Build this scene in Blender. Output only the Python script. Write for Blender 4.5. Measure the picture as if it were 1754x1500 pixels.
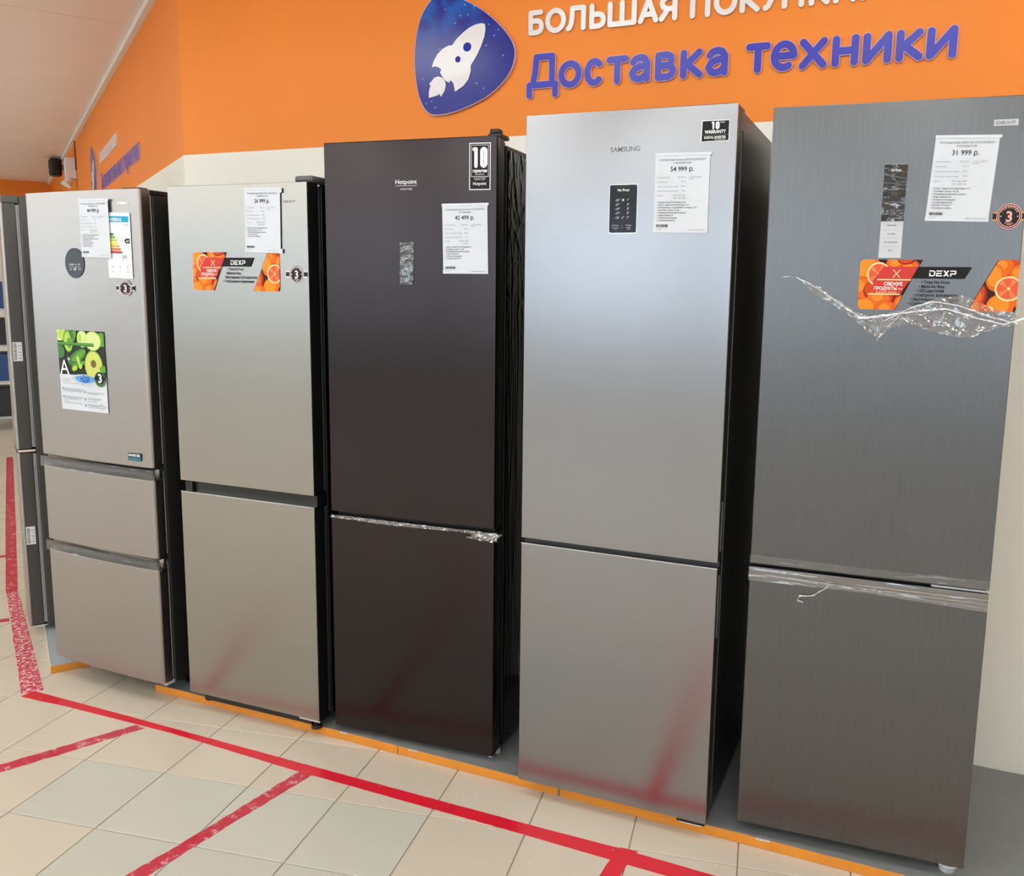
import bpy, bmesh, math, random
from mathutils import Matrix, Vector, noise

random.seed(7)
for o in list(bpy.data.objects):
    bpy.data.objects.remove(o)
SC = bpy.context.scene
COL = SC.collection

# ------------------------------------------------------------------ camera
cam = bpy.data.cameras.new('camera')
cam.sensor_fit = 'HORIZONTAL'; cam.sensor_width = 36.0
FPX, CX, CY = 1488.29, 954.82, 717.35
cam.lens = FPX * 36.0 / 1754.0
cam.shift_x = (877.0 - CX) / 1754.0
cam.shift_y = (CY - 750.0) / 1754.0
cam.clip_start = 0.05; cam.clip_end = 100
camo = bpy.data.objects.new('camera', cam); COL.objects.link(camo)
RR = Vector((0.973056, 0.229870, 0.017945)); UU = Vector((-0.050676, 0.137287, 0.989234)); FF = Vector((-0.224931, 0.963490, -0.145236))
camo.matrix_world = Matrix(((RR.x, UU.x, -FF.x, 0.5095), (RR.y, UU.y, -FF.y, -2.53596), (RR.z, UU.z, -FF.z, 1.56261), (0, 0, 0, 1)))
SC.camera = camo

# ------------------------------------------------------------------ world, exposure
w = bpy.data.worlds.new('world'); SC.world = w; w.use_nodes = True
w.node_tree.nodes['Background'].inputs[0].default_value = (0.75, 0.82, 0.9, 1)
w.node_tree.nodes['Background'].inputs[1].default_value = 4.2
SC.view_settings.view_transform = 'Standard'
SC.view_settings.look = 'None'
SC.view_settings.exposure = 0.16
SC.view_settings.gamma = 1.0
SC.view_settings.use_curve_mapping = False
LAMP = 6.5                       # strength of the ceiling lamps' diffusers

# ------------------------------------------------------------------ materials
MATS = {}
def s2l(c):
    return tuple((x / 12.92 if x <= 0.04045 else ((x + 0.055) / 1.055) ** 2.4) for x in c)
def rgb(r, g, b): return s2l((r / 255, g / 255, b / 255))
def mat(name, col, rough=0.5, metal=0.0, spec=0.5, coat=0.0, vary=0.0, vscale=(6, 6, 6), bump=0.0, bscale=(40, 40, 40), rvary=0.0, rand=0.0, emit=0.0):
    m = bpy.data.materials.new(name); m.use_nodes = True
    nt = m.node_tree; b = nt.nodes['Principled BSDF']
    b.inputs['Base Color'].default_value = (*col, 1)
    b.inputs['Roughness'].default_value = rough
    b.inputs['Metallic'].default_value = metal
    b.inputs['Specular IOR Level'].default_value = spec
    b.inputs['Coat Weight'].default_value = coat
    if emit:
        b.inputs['Emission Color'].default_value = (*col, 1); b.inputs['Emission Strength'].default_value = emit
    def nz(scale, detail=4):
        tc = nt.nodes.new('ShaderNodeTexCoord'); mp = nt.nodes.new('ShaderNodeMapping')
        mp.inputs['Scale'].default_value = scale
        n = nt.nodes.new('ShaderNodeTexNoise'); n.inputs['Scale'].default_value = 1; n.inputs['Detail'].default_value = detail
        nt.links.new(tc.outputs['Object'], mp.inputs[0]); nt.links.new(mp.outputs[0], n.inputs['Vector'])
        return n
    if vary or rand:
        hs = nt.nodes.new('ShaderNodeHueSaturation'); hs.inputs['Color'].default_value = (*col, 1)
        mr = nt.nodes.new('ShaderNodeMapRange')
        mr.inputs['From Min'].default_value = 0.3; mr.inputs['From Max'].default_value = 0.7
        mr.inputs['To Min'].default_value = 1 - vary; mr.inputs['To Max'].default_value = 1 + vary
        n = nz(vscale); nt.links.new(n.outputs['Fac'], mr.inputs['Value'])
        out = mr.outputs['Result']
        if rand:
            oi = nt.nodes.new('ShaderNodeObjectInfo'); m2 = nt.nodes.new('ShaderNodeMapRange')
            m2.inputs['To Min'].default_value = 1 - rand; m2.inputs['To Max'].default_value = 1 + rand
            nt.links.new(oi.outputs['Random'], m2.inputs['Value'])
            mu = nt.nodes.new('ShaderNodeMath'); mu.operation = 'MULTIPLY'
            nt.links.new(out, mu.inputs[0]); nt.links.new(m2.outputs['Result'], mu.inputs[1]); out = mu.outputs[0]
        nt.links.new(out, hs.inputs['Value']); nt.links.new(hs.outputs[0], b.inputs['Base Color'])
    if rvary:
        n = nz(vscale); mr = nt.nodes.new('ShaderNodeMapRange')
        mr.inputs['From Min'].default_value = 0.3; mr.inputs['From Max'].default_value = 0.7
        mr.inputs['To Min'].default_value = max(0.02, rough - rvary); mr.inputs['To Max'].default_value = rough + rvary
        nt.links.new(n.outputs['Fac'], mr.inputs['Value']); nt.links.new(mr.outputs['Result'], b.inputs['Roughness'])
    if bump:
        n = nz(bscale); bp = nt.nodes.new('ShaderNodeBump'); bp.inputs['Strength'].default_value = bump; bp.inputs['Distance'].default_value = 0.002
        nt.links.new(n.outputs['Fac'], bp.inputs['Height']); nt.links.new(bp.outputs[0], b.inputs['Normal'])
    MATS[name] = m
    return m

def film_mat(name, base=0.10, tint=(1, 1, 1), rough=0.12, top=0.9):
    """clear packing film: mostly see-through, glossy, more so at grazing angles"""
    m = bpy.data.materials.new(name); m.use_nodes = True; nt = m.node_tree
    nt.nodes.remove(nt.nodes['Principled BSDF']); out = nt.nodes['Material Output']
    t = nt.nodes.new('ShaderNodeBsdfTransparent'); t.inputs[0].default_value = (*tint, 1)
    g = nt.nodes.new('ShaderNodeBsdfGlossy'); g.inputs['Roughness'].default_value = rough
    lw = nt.nodes.new('ShaderNodeLayerWeight'); lw.inputs['Blend'].default_value = 0.35
    mr = nt.nodes.new('ShaderNodeMapRange'); mr.inputs['To Min'].default_value = base; mr.inputs['To Max'].default_value = top
    nt.links.new(lw.outputs['Facing'], mr.inputs['Value'])
    mx = nt.nodes.new('ShaderNodeMixShader')
    nt.links.new(mr.outputs['Result'], mx.inputs[0]); nt.links.new(t.outputs[0], mx.inputs[1]); nt.links.new(g.outputs[0], mx.inputs[2])
    nt.links.new(mx.outputs[0], out.inputs['Surface'])
    MATS[name] = m

def tape_mat(name, col, pale, amount, scale):
    """floor tape: red, rubbed through to pale patches with shapes of their own"""
    m = bpy.data.materials.new(name); m.use_nodes = True; nt = m.node_tree; b = nt.nodes['Principled BSDF']
    b.inputs['Roughness'].default_value = 0.32
    tc = nt.nodes.new('ShaderNodeTexCoord')
    n = nt.nodes.new('ShaderNodeTexNoise'); n.inputs['Scale'].default_value = scale; n.inputs['Detail'].default_value = 8; n.inputs['Roughness'].default_value = 0.7
    nt.links.new(tc.outputs['Object'], n.inputs['Vector'])
    r = nt.nodes.new('ShaderNodeMapRange'); r.inputs['From Min'].default_value = 1 - amount - 0.04; r.inputs['From Max'].default_value = 1 - amount + 0.05
    nt.links.new(n.outputs['Fac'], r.inputs['Value'])
    n2 = nt.nodes.new('ShaderNodeTexNoise'); n2.inputs['Scale'].default_value = 9; nt.links.new(tc.outputs['Object'], n2.inputs['Vector'])
    c1 = nt.nodes.new('ShaderNodeMix'); c1.data_type = 'RGBA'; c1.inputs[6].default_value = (*col, 1); c1.inputs[7].default_value = (col[0] * 0.8, col[1] * 0.8, col[2] * 0.9, 1)
    nt.links.new(n2.outputs['Fac'], c1.inputs[0])
    c2 = nt.nodes.new('ShaderNodeMix'); c2.data_type = 'RGBA'; c2.inputs[7].default_value = (*pale, 1)
    nt.links.new(r.outputs['Result'], c2.inputs[0]); nt.links.new(c1.outputs[2], c2.inputs[6])
    nt.links.new(c2.outputs[2], b.inputs['Base Color'])
    MATS[name] = m

# room
mat('orange_paint', rgb(240, 134, 26), 0.55, vary=0.03, vscale=(1.5, 1.5, 1.5), bump=0.05, bscale=(120, 120, 120))
mat('white_paint', rgb(238, 236, 224), 0.6, vary=0.02, vscale=(1, 1, 1), bump=0.05, bscale=(120, 120, 120))
mat('cool_paint', rgb(224, 230, 236), 0.6, vary=0.03, vscale=(1, 1, 1))
mat('ceiling_board', rgb(246, 232, 224), 0.7, vary=0.02, vscale=(1.2, 1.2, 1.2))
mat('grout', rgb(150, 140, 128), 0.8, vary=0.1)
mat('tile_beige', rgb(209, 198, 180), 0.34, vary=0.012, vscale=(3, 3, 3), rand=0.02, rvary=0.03)
mat('tile_grey', rgb(199, 197, 184), 0.34, vary=0.012, vscale=(3, 3, 3), rand=0.02, rvary=0.03)
mat('deck_grey_lit', rgb(172, 182, 188), 0.45, vary=0.05, vscale=(8, 8, 8))  # deck grey made paler: brighter light on the left platform put into colour
mat('deck_grey', rgb(130, 134, 134), 0.45, vary=0.05, vscale=(8, 8, 8))
mat('edge_orange', rgb(222, 140, 40), 0.45, vary=0.06, vscale=(14, 14, 14))
mat('lamp_diffuser', (0.94, 0.99, 1.0), 0.5, emit=LAMP)
mat('lamp_frame', rgb(235, 235, 232), 0.5)
tape_mat('tape_red', rgb(232, 30, 52), rgb(232, 120, 130), 0.28, 20)
tape_mat('tape_worn', rgb(205, 45, 68), rgb(222, 170, 170), 0.42, 26)
tape_mat('tape_flaked', rgb(214, 60, 84), rgb(240, 214, 214), 0.46, 60)
# metals
mat('steel_warm', rgb(162, 158, 154), 0.32, 1.0, vary=0.006, vscale=(4, 4, 4))
mat('steel_champagne', rgb(157, 155, 149), 0.25, 1.0, vary=0.006, vscale=(4, 4, 4))
mat('steel_silver', rgb(148, 149, 152), 0.22, 1.0, vary=0.006, vscale=(4, 4, 4))
mat('steel_black', rgb(60, 55, 56), 0.20, 1.0, vary=0.01, vscale=(4, 4, 4))
mat('steel_brushed_dark', rgb(103, 104, 105), 0.28, 1.0, vary=0.07, vscale=(420, 420, 9))
mat('steel_dark_side', rgb(92, 92, 92), 0.4, 0.9, vary=0.02)
mat('side_charcoal', rgb(52, 50, 48), 0.38, 0.3, vary=0.05, vscale=(4, 4, 4))
mat('side_black', rgb(16, 16, 17), 0.35, 0.0)
mat('side_brown', rgb(58, 52, 48), 0.30, 0.7)
mat('film_black', rgb(12, 12, 11), 0.16, 0.0, spec=0.6)
mat('plastic_black', rgb(14, 14, 15), 0.4)
mat('plastic_grey', rgb(88, 90, 92), 0.45)
mat('grip_dark', rgb(58, 58, 60), 0.35, 0.5)
mat('plastic_light', rgb(190, 194, 198), 0.4)
mat('gasket_grey', rgb(150, 150, 148), 0.6)
mat('gasket_white', rgb(205, 205, 202), 0.55)
mat('chrome', rgb(225, 226, 228), 0.15, 1.0)
mat('logo_grey', rgb(104, 104, 110), 0.4)
mat('glass_black', rgb(14, 16, 20), 0.12, 0.0, spec=0.25)
mat('glass_slate', rgb(48, 52, 58), 0.2, 0.0, spec=0.25)
# print
for nm, c in dict(paper=(212, 217, 224), ink=(60, 62, 66), ink_soft=(150, 153, 158), ink_line=(205, 208, 212), white=(240, 240, 240), black=(16, 15, 17), label_black=(22, 21, 24),
                  orange_a=(228, 106, 18), orange_b=(206, 72, 16), orange_c=(240, 142, 34), orange_deep=(150, 34, 14), gap_dark=(52, 22, 18), rind=(250, 222, 160), flesh=(226, 92, 52), flesh_b=(240, 130, 84),
                  red_veil=(206, 58, 52), veg_dark=(36, 44, 36), veg_green=(96, 158, 54), veg_lime=(176, 208, 84), veg_pale=(212, 226, 150), veg_mid=(66, 118, 56), avocado=(206, 210, 108), stone=(120, 92, 52),
                  water=(96, 160, 222), water_dark=(40, 84, 170), print_grey=(200, 204, 210), teal=(30, 96, 96), teal_dark=(14, 36, 36),
                  energy_blue=(20, 160, 210), e1=(80, 130, 70), e2=(120, 180, 70), e3=(190, 200, 70), e4=(246, 226, 30), e5=(214, 170, 60), e6=(214, 120, 70), e7=(190, 50, 60),
                  badge_black=(34, 30, 34), badge_ring=(226, 214, 214), badge_gold=(196, 160, 70), badge_pink=(226, 170, 160), barcode=(70, 70, 72),
                  sign_blue=(24, 40, 160), sign_blue_light=(10, 84, 190), sign_star=(130, 190, 240)).items():
    mat(nm, rgb(*c), 0.45, spec=0.22, vary=0.015)
mat('letter_white', rgb(232, 230, 230), 0.35, coat=0.3)
mat('letter_blue', rgb(42, 46, 178), 0.3, coat=0.25)
mat('letter_edge', rgb(206, 170, 190), 0.4)
def nebula(name, c1, c2):
    """printed night sky: dark blue with a lighter cloud towards the top of the sign"""
    m = mat(name, c1, 0.2, spec=0.4); nt = m.node_tree; b = nt.nodes['Principled BSDF']
    tc = nt.nodes.new('ShaderNodeTexCoord'); n = nt.nodes.new('ShaderNodeTexNoise'); n.inputs['Scale'].default_value = 13; n.inputs['Detail'].default_value = 7
    nt.links.new(tc.outputs['Object'], n.inputs['Vector'])
    sp = nt.nodes.new('ShaderNodeSeparateXYZ'); nt.links.new(tc.outputs['Object'], sp.inputs[0])
    g = nt.nodes.new('ShaderNodeMapRange'); g.inputs['From Min'].default_value = 0.04; g.inputs['From Max'].default_value = 0.16; nt.links.new(sp.outputs['Z'], g.inputs['Value'])
    r = nt.nodes.new('ShaderNodeMapRange'); r.inputs['From Min'].default_value = 0.4; r.inputs['From Max'].default_value = 0.68; nt.links.new(n.outputs['Fac'], r.inputs['Value'])
    mu = nt.nodes.new('ShaderNodeMath'); mu.operation = 'MULTIPLY'; nt.links.new(g.outputs[0], mu.inputs[0]); nt.links.new(r.outputs[0], mu.inputs[1])
    mx = nt.nodes.new('ShaderNodeMix'); mx.data_type = 'RGBA'; mx.inputs[6].default_value = (*c1, 1); mx.inputs[7].default_value = (*c2, 1)
    nt.links.new(mu.outputs[0], mx.inputs[0]); nt.links.new(mx.outputs[2], b.inputs['Base Color'])
nebula('emblem_gloss', rgb(12, 26, 140), rgb(8, 104, 206))
mat('emblem_edge', rgb(222, 190, 206), 0.35)
mat('speaker_black', rgb(14, 14, 14), 0.5)
mat('lamp_glass', rgb(225, 228, 225), 0.1, spec=0.8)
mat('cable_dark', rgb(120, 50, 20), 0.6)
mat('rack_metal', rgb(190, 192, 196), 0.4, 0.5)
mat('box_blue', rgb(36, 74, 128), 0.5); mat('box_yellow', rgb(196, 160, 84), 0.5); mat('box_dark', rgb(34, 34, 42), 0.5); mat('box_white', rgb(220, 222, 222), 0.5)
mat('fleck', rgb(245, 243, 238), 0.6)
mat('pavement', rgb(120, 118, 114), 0.8, vary=0.05)
film_mat('window_glass', 0.03, (0.95, 0.98, 1.0), 0.02)
film_mat('film_clear', 0.07, rough=0.10)
film_mat('film_soft', 0.18, rough=0.09)
film_mat('film_fold', 0.42, rough=0.16)
film_mat('film_thin', 0.01, rough=0.06, top=0.45)

# ------------------------------------------------------------------ mesh helpers
def ctr_bulge(u, wd, b):
    return b * (1 - ((u - wd / 2) / (wd / 2)) ** 2)

class MB:
    def __init__(s): s.v = []; s.f = []; s.m = []; s.mats = []
    def mi(s, m):
        if m not in s.mats: s.mats.append(m)
        return s.mats.index(m)
    def add(s, verts, faces, m):
        o = len(s.v); k = s.mi(m); s.v += [tuple(p) for p in verts]
        for f in faces: s.f.append(tuple(i + o for i in f)); s.m.append(k)
    def box(s, x0, x1, y0, y1, z0, z1, m):
        v = [(x0, y0, z0), (x1, y0, z0), (x1, y1, z0), (x0, y1, z0), (x0, y0, z1), (x1, y0, z1), (x1, y1, z1), (x0, y1, z1)]
        s.add(v, [(0, 3, 2, 1), (4, 5, 6, 7), (0, 1, 5, 4), (1, 2, 6, 5), (2, 3, 7, 6), (3, 0, 4, 7)], m)
    def prism_z(s, pts, z0, z1, m):           # ccw plan polygon
        n = len(pts); v = [(x, y, z0) for x, y in pts] + [(x, y, z1) for x, y in pts]
        s.add(v, [tuple(range(n - 1, -1, -1)), tuple(range(n, 2 * n))] + [(i, (i + 1) % n, n + (i + 1) % n, n + i) for i in range(n)], m)
    def flat(s, pts, y, m, yf=None):          # polygon in the x-z plane, facing -y
        a = sum(pts[i][0] * pts[(i + 1) % len(pts)][1] - pts[(i + 1) % len(pts)][0] * pts[i][1] for i in range(len(pts)))
        if a < 0: pts = pts[::-1]
        s.add([(p[0], (y if yf is None else yf(p[0]) + y), p[1]) for p in pts], [tuple(range(len(pts)))], m)
    def slab(s, pts, y0, y1, m):              # x-z polygon with thickness, front at y0 (<y1)
        a = sum(pts[i][0] * pts[(i + 1) % len(pts)][1] - pts[(i + 1) % len(pts)][0] * pts[i][1] for i in range(len(pts)))
        if a < 0: pts = pts[::-1]
        n = len(pts); v = [(x, y0, z) for x, z in pts] + [(x, y1, z) for x, z in pts]
        s.add(v, [tuple(range(n)), tuple(range(2 * n - 1, n - 1, -1))] + [(i, n + i, n + (i + 1) % n, (i + 1) % n) for i in range(n)], m)
    def cyl(s, p, axis, r0, r1, h, m, n=16):
        a = Vector(axis).normalized(); t = a.orthogonal().normalized(); b = a.cross(t); p = Vector(p)
        v = [p + (t * math.cos(2 * math.pi * i / n) + b * math.sin(2 * math.pi * i / n)) * r0 for i in range(n)]
        v += [p + a * h + (t * math.cos(2 * math.pi * i / n) + b * math.sin(2 * math.pi * i / n)) * r1 for i in range(n)]
        s.add(v, [tuple(range(n - 1, -1, -1)), tuple(range(n, 2 * n))] + [(i, (i + 1) % n, n + (i + 1) % n, n + i) for i in range(n)], m)
    def obj(s, name, parent=None, bevel=0, smooth=False, origin=None, seg=2):
        me = bpy.data.meshes.new(name)
        ov = Vector(origin) if origin else Vector((0, 0, 0))
        me.from_pydata([tuple(Vector(p) - ov) for p in s.v], [], s.f)
        for m in s.mats: me.materials.append(MATS[m])
        me.polygons.foreach_set('material_index', s.m)
        if smooth: me.polygons.foreach_set('use_smooth', [True] * len(me.polygons))
        me.update()
        o = bpy.data.objects.new(name, me); COL.objects.link(o)
        o.location = ov
        if parent: o.parent = parent
        if bevel:
            b = o.modifiers.new('bevel', 'BEVEL'); b.width = bevel; b.segments = seg; b.limit_method = 'ANGLE'; b.angle_limit = math.radians(50); b.harden_normals = False
            me.polygons.foreach_set('use_smooth', [True] * len(me.polygons))
            wn = o.modifiers.new('wn', 'WEIGHTED_NORMAL'); wn.keep_sharp = True
        return o

def empty(name, loc, rz=0.0):
    o = bpy.data.objects.new(name, None); COL.objects.link(o); o.location = loc; o.rotation_euler = (0, 0, rz); o.empty_display_size = 0.1
    return o
def tag(o, label, cat, group=None, kind=None):
    if label: o['label'] = label
    if cat: o['category'] = cat
    if group: o['group'] = group
    if kind: o['kind'] = kind
    return o
def structure(o, label=None):
    o['kind'] = 'structure'
    if label: o['label'] = label
    return o

# text of the built-in font as flat triangles, cached at size 1
TXT = {}
def text_mesh(t, bold=0.0):
    k = (t, bold)
    if k not in TXT:
        c = bpy.data.curves.new('t', 'FONT'); c.body = t; c.size = 1; c.offset = bold; c.resolution_u = 2; c.fill_mode = 'BOTH' if False else 'FRONT'
        o = bpy.data.objects.new('t', c); COL.objects.link(o)
        dg = bpy.context.evaluated_depsgraph_get(); e = o.evaluated_get(dg); me = e.to_mesh()
        vs = [(v.co.x, v.co.y) for v in me.vertices]; fs = [tuple(p.vertices) for p in me.polygons]
        e.to_mesh_clear(); bpy.data.objects.remove(o); bpy.data.curves.remove(c)
        if vs:
            x0 = min(v[0] for v in vs); x1 = max(v[0] for v in vs)
        else: x0 = x1 = 0
        TXT[k] = (vs, fs, x0, x1)
    return TXT[k]
def put_text(mb, t, mp, x, z, size, m, y, align='l', bold=0.0, width=None, sx=1.0, yf=None):
    """mp maps tag coordinates (metres from its top-left corner, z down) to the x-z plane"""
    vs, fs, x0, x1 = text_mesh(t, bold)
    if width: sx = width / ((x1 - x0) * size)
    wd = (x1 - x0) * size * sx
    ox = x - (0 if align == 'l' else wd / 2 if align == 'c' else wd)
    P = []
    for a, b in vs:
        X, Z = mp(ox + (a - x0) * size * sx, z - b * size)
        P.append((X, (yf(X) if yf else 0) + y, Z))
    # make the faces look along -y
    ff = []
    for f in fs:
        a, b, c = (Vector(P[i]) for i in f[:3])
        ff.append(f if (b - a).cross(c - a).y < 0 else f[::-1])
    mb.add(P, ff, m)
def quad_map(TL, TR, BL, W, H):
    return lambda x, z: (TL[0] + (TR[0] - TL[0]) * x / W + (BL[0] - TL[0]) * z / H, TL[1] + (TR[1] - TL[1]) * x / W + (BL[1] - TL[1]) * z / H)
def ell(cx, cz, rx, rz, n=28, a0=0, a1=360):
    return [(cx + rx * math.cos(math.radians(a0 + (a1 - a0) * i / (n if a1 - a0 == 360 else n - 1))), cz + rz * math.sin(math.radians(a0 + (a1 - a0) * i / (n if a1 - a0 == 360 else n - 1)))) for i in range(n)]
def clip(poly, region):
    """convex polygon clipped by a convex region, both lists of 2-D points"""
    a = sum(region[i][0] * region[(i + 1) % len(region)][1] - region[(i + 1) % len(region)][0] * region[i][1] for i in range(len(region)))
    if a < 0: region = region[::-1]
    out = poly
    for i in range(len(region)):
        A = region[i]; B = region[(i + 1) % len(region)]; inp = out; out = []
        side = lambda p: (B[0] - A[0]) * (p[1] - A[1]) - (B[1] - A[1]) * (p[0] - A[0])
        for j in range(len(inp)):
            P = inp[j]; Q = inp[(j + 1) % len(inp)]; sp, sq = side(P), side(Q)
            if sp >= 0: out.append(P)
            if (sp >= 0) != (sq >= 0):
                t = sp / (sp - sq); out.append((P[0] + (Q[0] - P[0]) * t, P[1] + (Q[1] - P[1]) * t))
        if not out: return []
    return out

# ------------------------------------------------------------------ the room
MAIN_A = math.atan(-0.17)                                  # direction of the main wall
CORNER = Vector((-2.04, 0.973, 0))
U1 = Vector((math.cos(MAIN_A), math.sin(MAIN_A), 0)); N1 = Vector((math.sin(MAIN_A), -math.cos(MAIN_A), 0))   # N1: towards the room
D2 = Vector((-0.718, 0.696, 0)); N2 = Vector((-0.696, -0.718, 0))
ZC, ZB = 2.955, 2.133
P0 = 0.03
FARP = CORNER + D2 * 10.3
RIGHT_END = CORNER + U1 * 7.2

def wall(name, a, b, n, z0=0.0, z1=ZC + 0.05, th=0.15, band=True, low='white_paint', high='orange_paint'):
    """a wall between plan points a and b whose room face lies on the line a-b; n points into the room"""
    mb = MB()
    a, b, n = Vector(a), Vector(b), Vector(n)
    if (b - a).cross(n).z > 0: a, b = b, a            # keep the outline counter-clockwise
    pts = [(a.x, a.y), (b.x, b.y), ((b - n * th).x, (b - n * th).y), ((a - n * th).x, (a - n * th).y)]
    ar = sum(pts[i][0] * pts[(i + 1) % 4][1] - pts[(i + 1) % 4][0] * pts[i][1] for i in range(4))
    if ar < 0: pts = pts[::-1]
    if band:
        mb.prism_z(pts, z0, ZB, low); mb.prism_z(pts, ZB, z1, high)
    else:
        mb.prism_z(pts, z0, z1, low)
    return structure(mb.obj(name))
wall('wall_back', CORNER, RIGHT_END, N1)
wall('wall_left', CORNER, FARP, N2)
WF = Vector((-0.696, -0.718, 0))
wall('wall_far', FARP, FARP + WF * 11.5, -D2, high='orange_paint')
FL = FARP + WF * 11.5
mb = MB()
mb.box(FL.x - 0.15, FL.x, -9.0, FL.y, 0, 0.9, 'cool_paint'); mb.box(FL.x - 0.15, FL.x, -9.0, FL.y, 2.85, ZC + 0.05, 'cool_paint')
SWIN = [(-8.5, -5.6), (-5.2, -2.4)]
ys = [-9.0] + [v for w_ in SWIN for v in w_] + [FL.y]
for k in range(0, len(ys), 2): mb.box(FL.x - 0.15, FL.x, ys[k], ys[k + 1], 0.9, 2.85, 'cool_paint')
structure(mb.obj('wall_side'))
for k, (a, b) in enumerate(SWIN):
    mb = MB()
    for q in ((a, b, 0.9, 0.96), (a, b, 2.79, 2.85), (a, a + 0.06, 0.96, 2.79), (b - 0.06, b, 0.96, 2.79)):
        mb.box(FL.x - 0.11, FL.x - 0.05, q[0] + 0.001, q[1] - 0.001, q[2] + 0.001, q[3] - 0.001, 'lamp_frame')
    wo = structure(mb.obj('window_%d' % (k + 8)))
    m2 = MB(); m2.box(FL.x - 0.084, FL.x - 0.078, a + 0.06, b - 0.06, 0.96, 2.79, 'window_glass'); m2.obj('pane', wo)
# shop front behind the camera: piers, sill and lintel with real window openings to the daylight outside
mb = MB(); XA, XB = FL.x - 0.15, RIGHT_END.x + 0.15
WIN = [(-17.0, -14.6), (-14.2, -12.9), (-12.5, -9.7), (-9.3, -6.5), (-6.1, -3.3), (-2.9, -0.1), (0.3, 3.1)]
mb.box(XA, XB, -9.15, -9.0, 0, 0.9, 'cool_paint'); mb.box(XA, XB, -9.15, -9.0, 2.85, ZC + 0.05, 'cool_paint')
xs = [XA] + [v for w_ in WIN for v in w_] + [XB]
for k in range(0, len(xs), 2): mb.box(xs[k], xs[k + 1], -9.15, -9.0, 0.9, 2.85, 'cool_paint')
structure(mb.obj('wall_front'))
for k, (a, b) in enumerate(WIN):
    mb = MB()
    for q in ((a, b, 0.9, 0.96), (a, b, 2.79, 2.85), (a, a + 0.06, 0.96, 2.79), (b - 0.06, b, 0.96, 2.79), ((a + b) / 2 - 0.03, (a + b) / 2 + 0.03, 0.96, 2.79)):
        mb.box(q[0] + 0.001, q[1] - 0.001, -9.11, -9.05, q[2] + 0.001, q[3] - 0.001, 'lamp_frame')
    wo = structure(mb.obj('window_%d' % (k + 1)))
    for x0, x1 in ((a + 0.06, (a + b) / 2 - 0.03), ((a + b) / 2 + 0.03, b - 0.06)):
        m2 = MB(); m2.box(x0, x1, -9.084, -9.078, 0.96, 2.79, 'window_glass'); m2.obj('pane', wo)
mb = MB(); mb.box(-45, 30, -45, -9.16, -0.25, -0.12, 'pavement'); structure(mb.obj('ground_outside'))
wall('wall_right', RIGHT_END, Vector((RIGHT_END.x, -9.0, 0)), (-1, 0, 0), low='white_paint')

# cornice along the ceiling of the left wall
mb = MB()
a = CORNER + N2 * 0.0; b = FARP
mb.prism_z([(p.x, p.y) for p in (a, b, b + N2 * 0.03, a + N2 * 0.03)][::-1], ZC - 0.03, ZC, 'lamp_frame')
structure(mb.obj('trim_1'), 'thin white cornice where the left orange wall meets the ceiling')

# ceiling: slab with boards under it, the board joints run square to the left wall
mb = MB()
mb.box(-19, 6, -9.3, 9.6, ZC + 0.012, ZC + 0.1, 'ceiling_board')
ceil = structure(mb.obj('ceiling'))
seams = [-1.2, 0.0, 1.21, 2.43, 3.43, 4.38, 5.6, 6.8, 8.0, 9.2, 10.3]
for k in range(len(seams) - 1):
    mb = MB(); g = 0.004
    p = [CORNER + D2 * (seams[k] + g), CORNER + D2 * (seams[k + 1] - g)]
    lo = 0.35 if seams[k] < 0 else 0.001
    q = [p[0] + N2 * lo, p[0] + N2 * 4.0, p[1] + N2 * 4.0, p[1] + N2 * lo]
    mb.prism_z([(v.x, v.y) for v in q][::-1] if (q[1] - q[0]).cross(q[2] - q[0]).z < 0 else [(v.x, v.y) for v in q], ZC, ZC + 0.012, 'ceiling_board')
    mb.obj('ceiling_panel', ceil, bevel=0.002, seg=1)

# floor: grout bed, single tiles near and in view, the rest of the tiles joined
mb = MB(); mb.box(-19, 6, -9.3, 9.6, -0.06, -0.003, 'grout')
floor = structure(mb.obj('floor'))
TS, TOX, TOY = 0.30279, -1.60351, -0.27716
def tile_mesh(m):
    t = MB(); h = TS / 2 - 0.0016
    c = 0.0015
    v = [(-h, -h, -0.004), (h, -h, -0.004), (h, h, -0.004), (-h, h, -0.004), (-h, -h, -c), (h, -h, -c), (h, h, -c), (-h, h, -c),
         (-h + c, -h + c, 0), (h - c, -h + c, 0), (h - c, h - c, 0), (-h + c, h - c, 0)]
    f = [(8, 9, 10, 11)] + [(i, (i + 1) % 4, 4 + (i + 1) % 4, 4 + i) for i in range(4)] + [(4 + i, 4 + (i + 1) % 4, 8 + (i + 1) % 4, 8 + i) for i in range(4)]
    t.add(v, f, m); o = t.obj('tile'); me = o.data; bpy.data.objects.remove(o); return me
TM = {'b': tile_mesh('tile_beige'), 'g': tile_mesh('tile_grey')}
GREY = {(i, -1) for i in range(0, 4)} | {(i, -2) for i in range(1, 4)} | {(i, -3) for i in range(0, 5)}
def in_front(x, y):
    if x > CORNER.x: return y < CORNER.y - 0.17 * (x - CORNER.x) + 0.1
    r = Vector((x, y, 0)) - CORNER
    return r.dot(N2) > -0.15
def seen(x, y):
    d = Vector((x - 0.5095, y + 2.53596, -1.56261)); zz = d.dot(FF)
    if zz < 0.3: return False
    px = CX + FPX * d.dot(RR) / zz; py = CY - FPX * d.dot(UU) / zz
    return -70 < px < 1820 and 700 < py < 1580
rest = {'b': [], 'g': []}; ncell = 0
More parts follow.
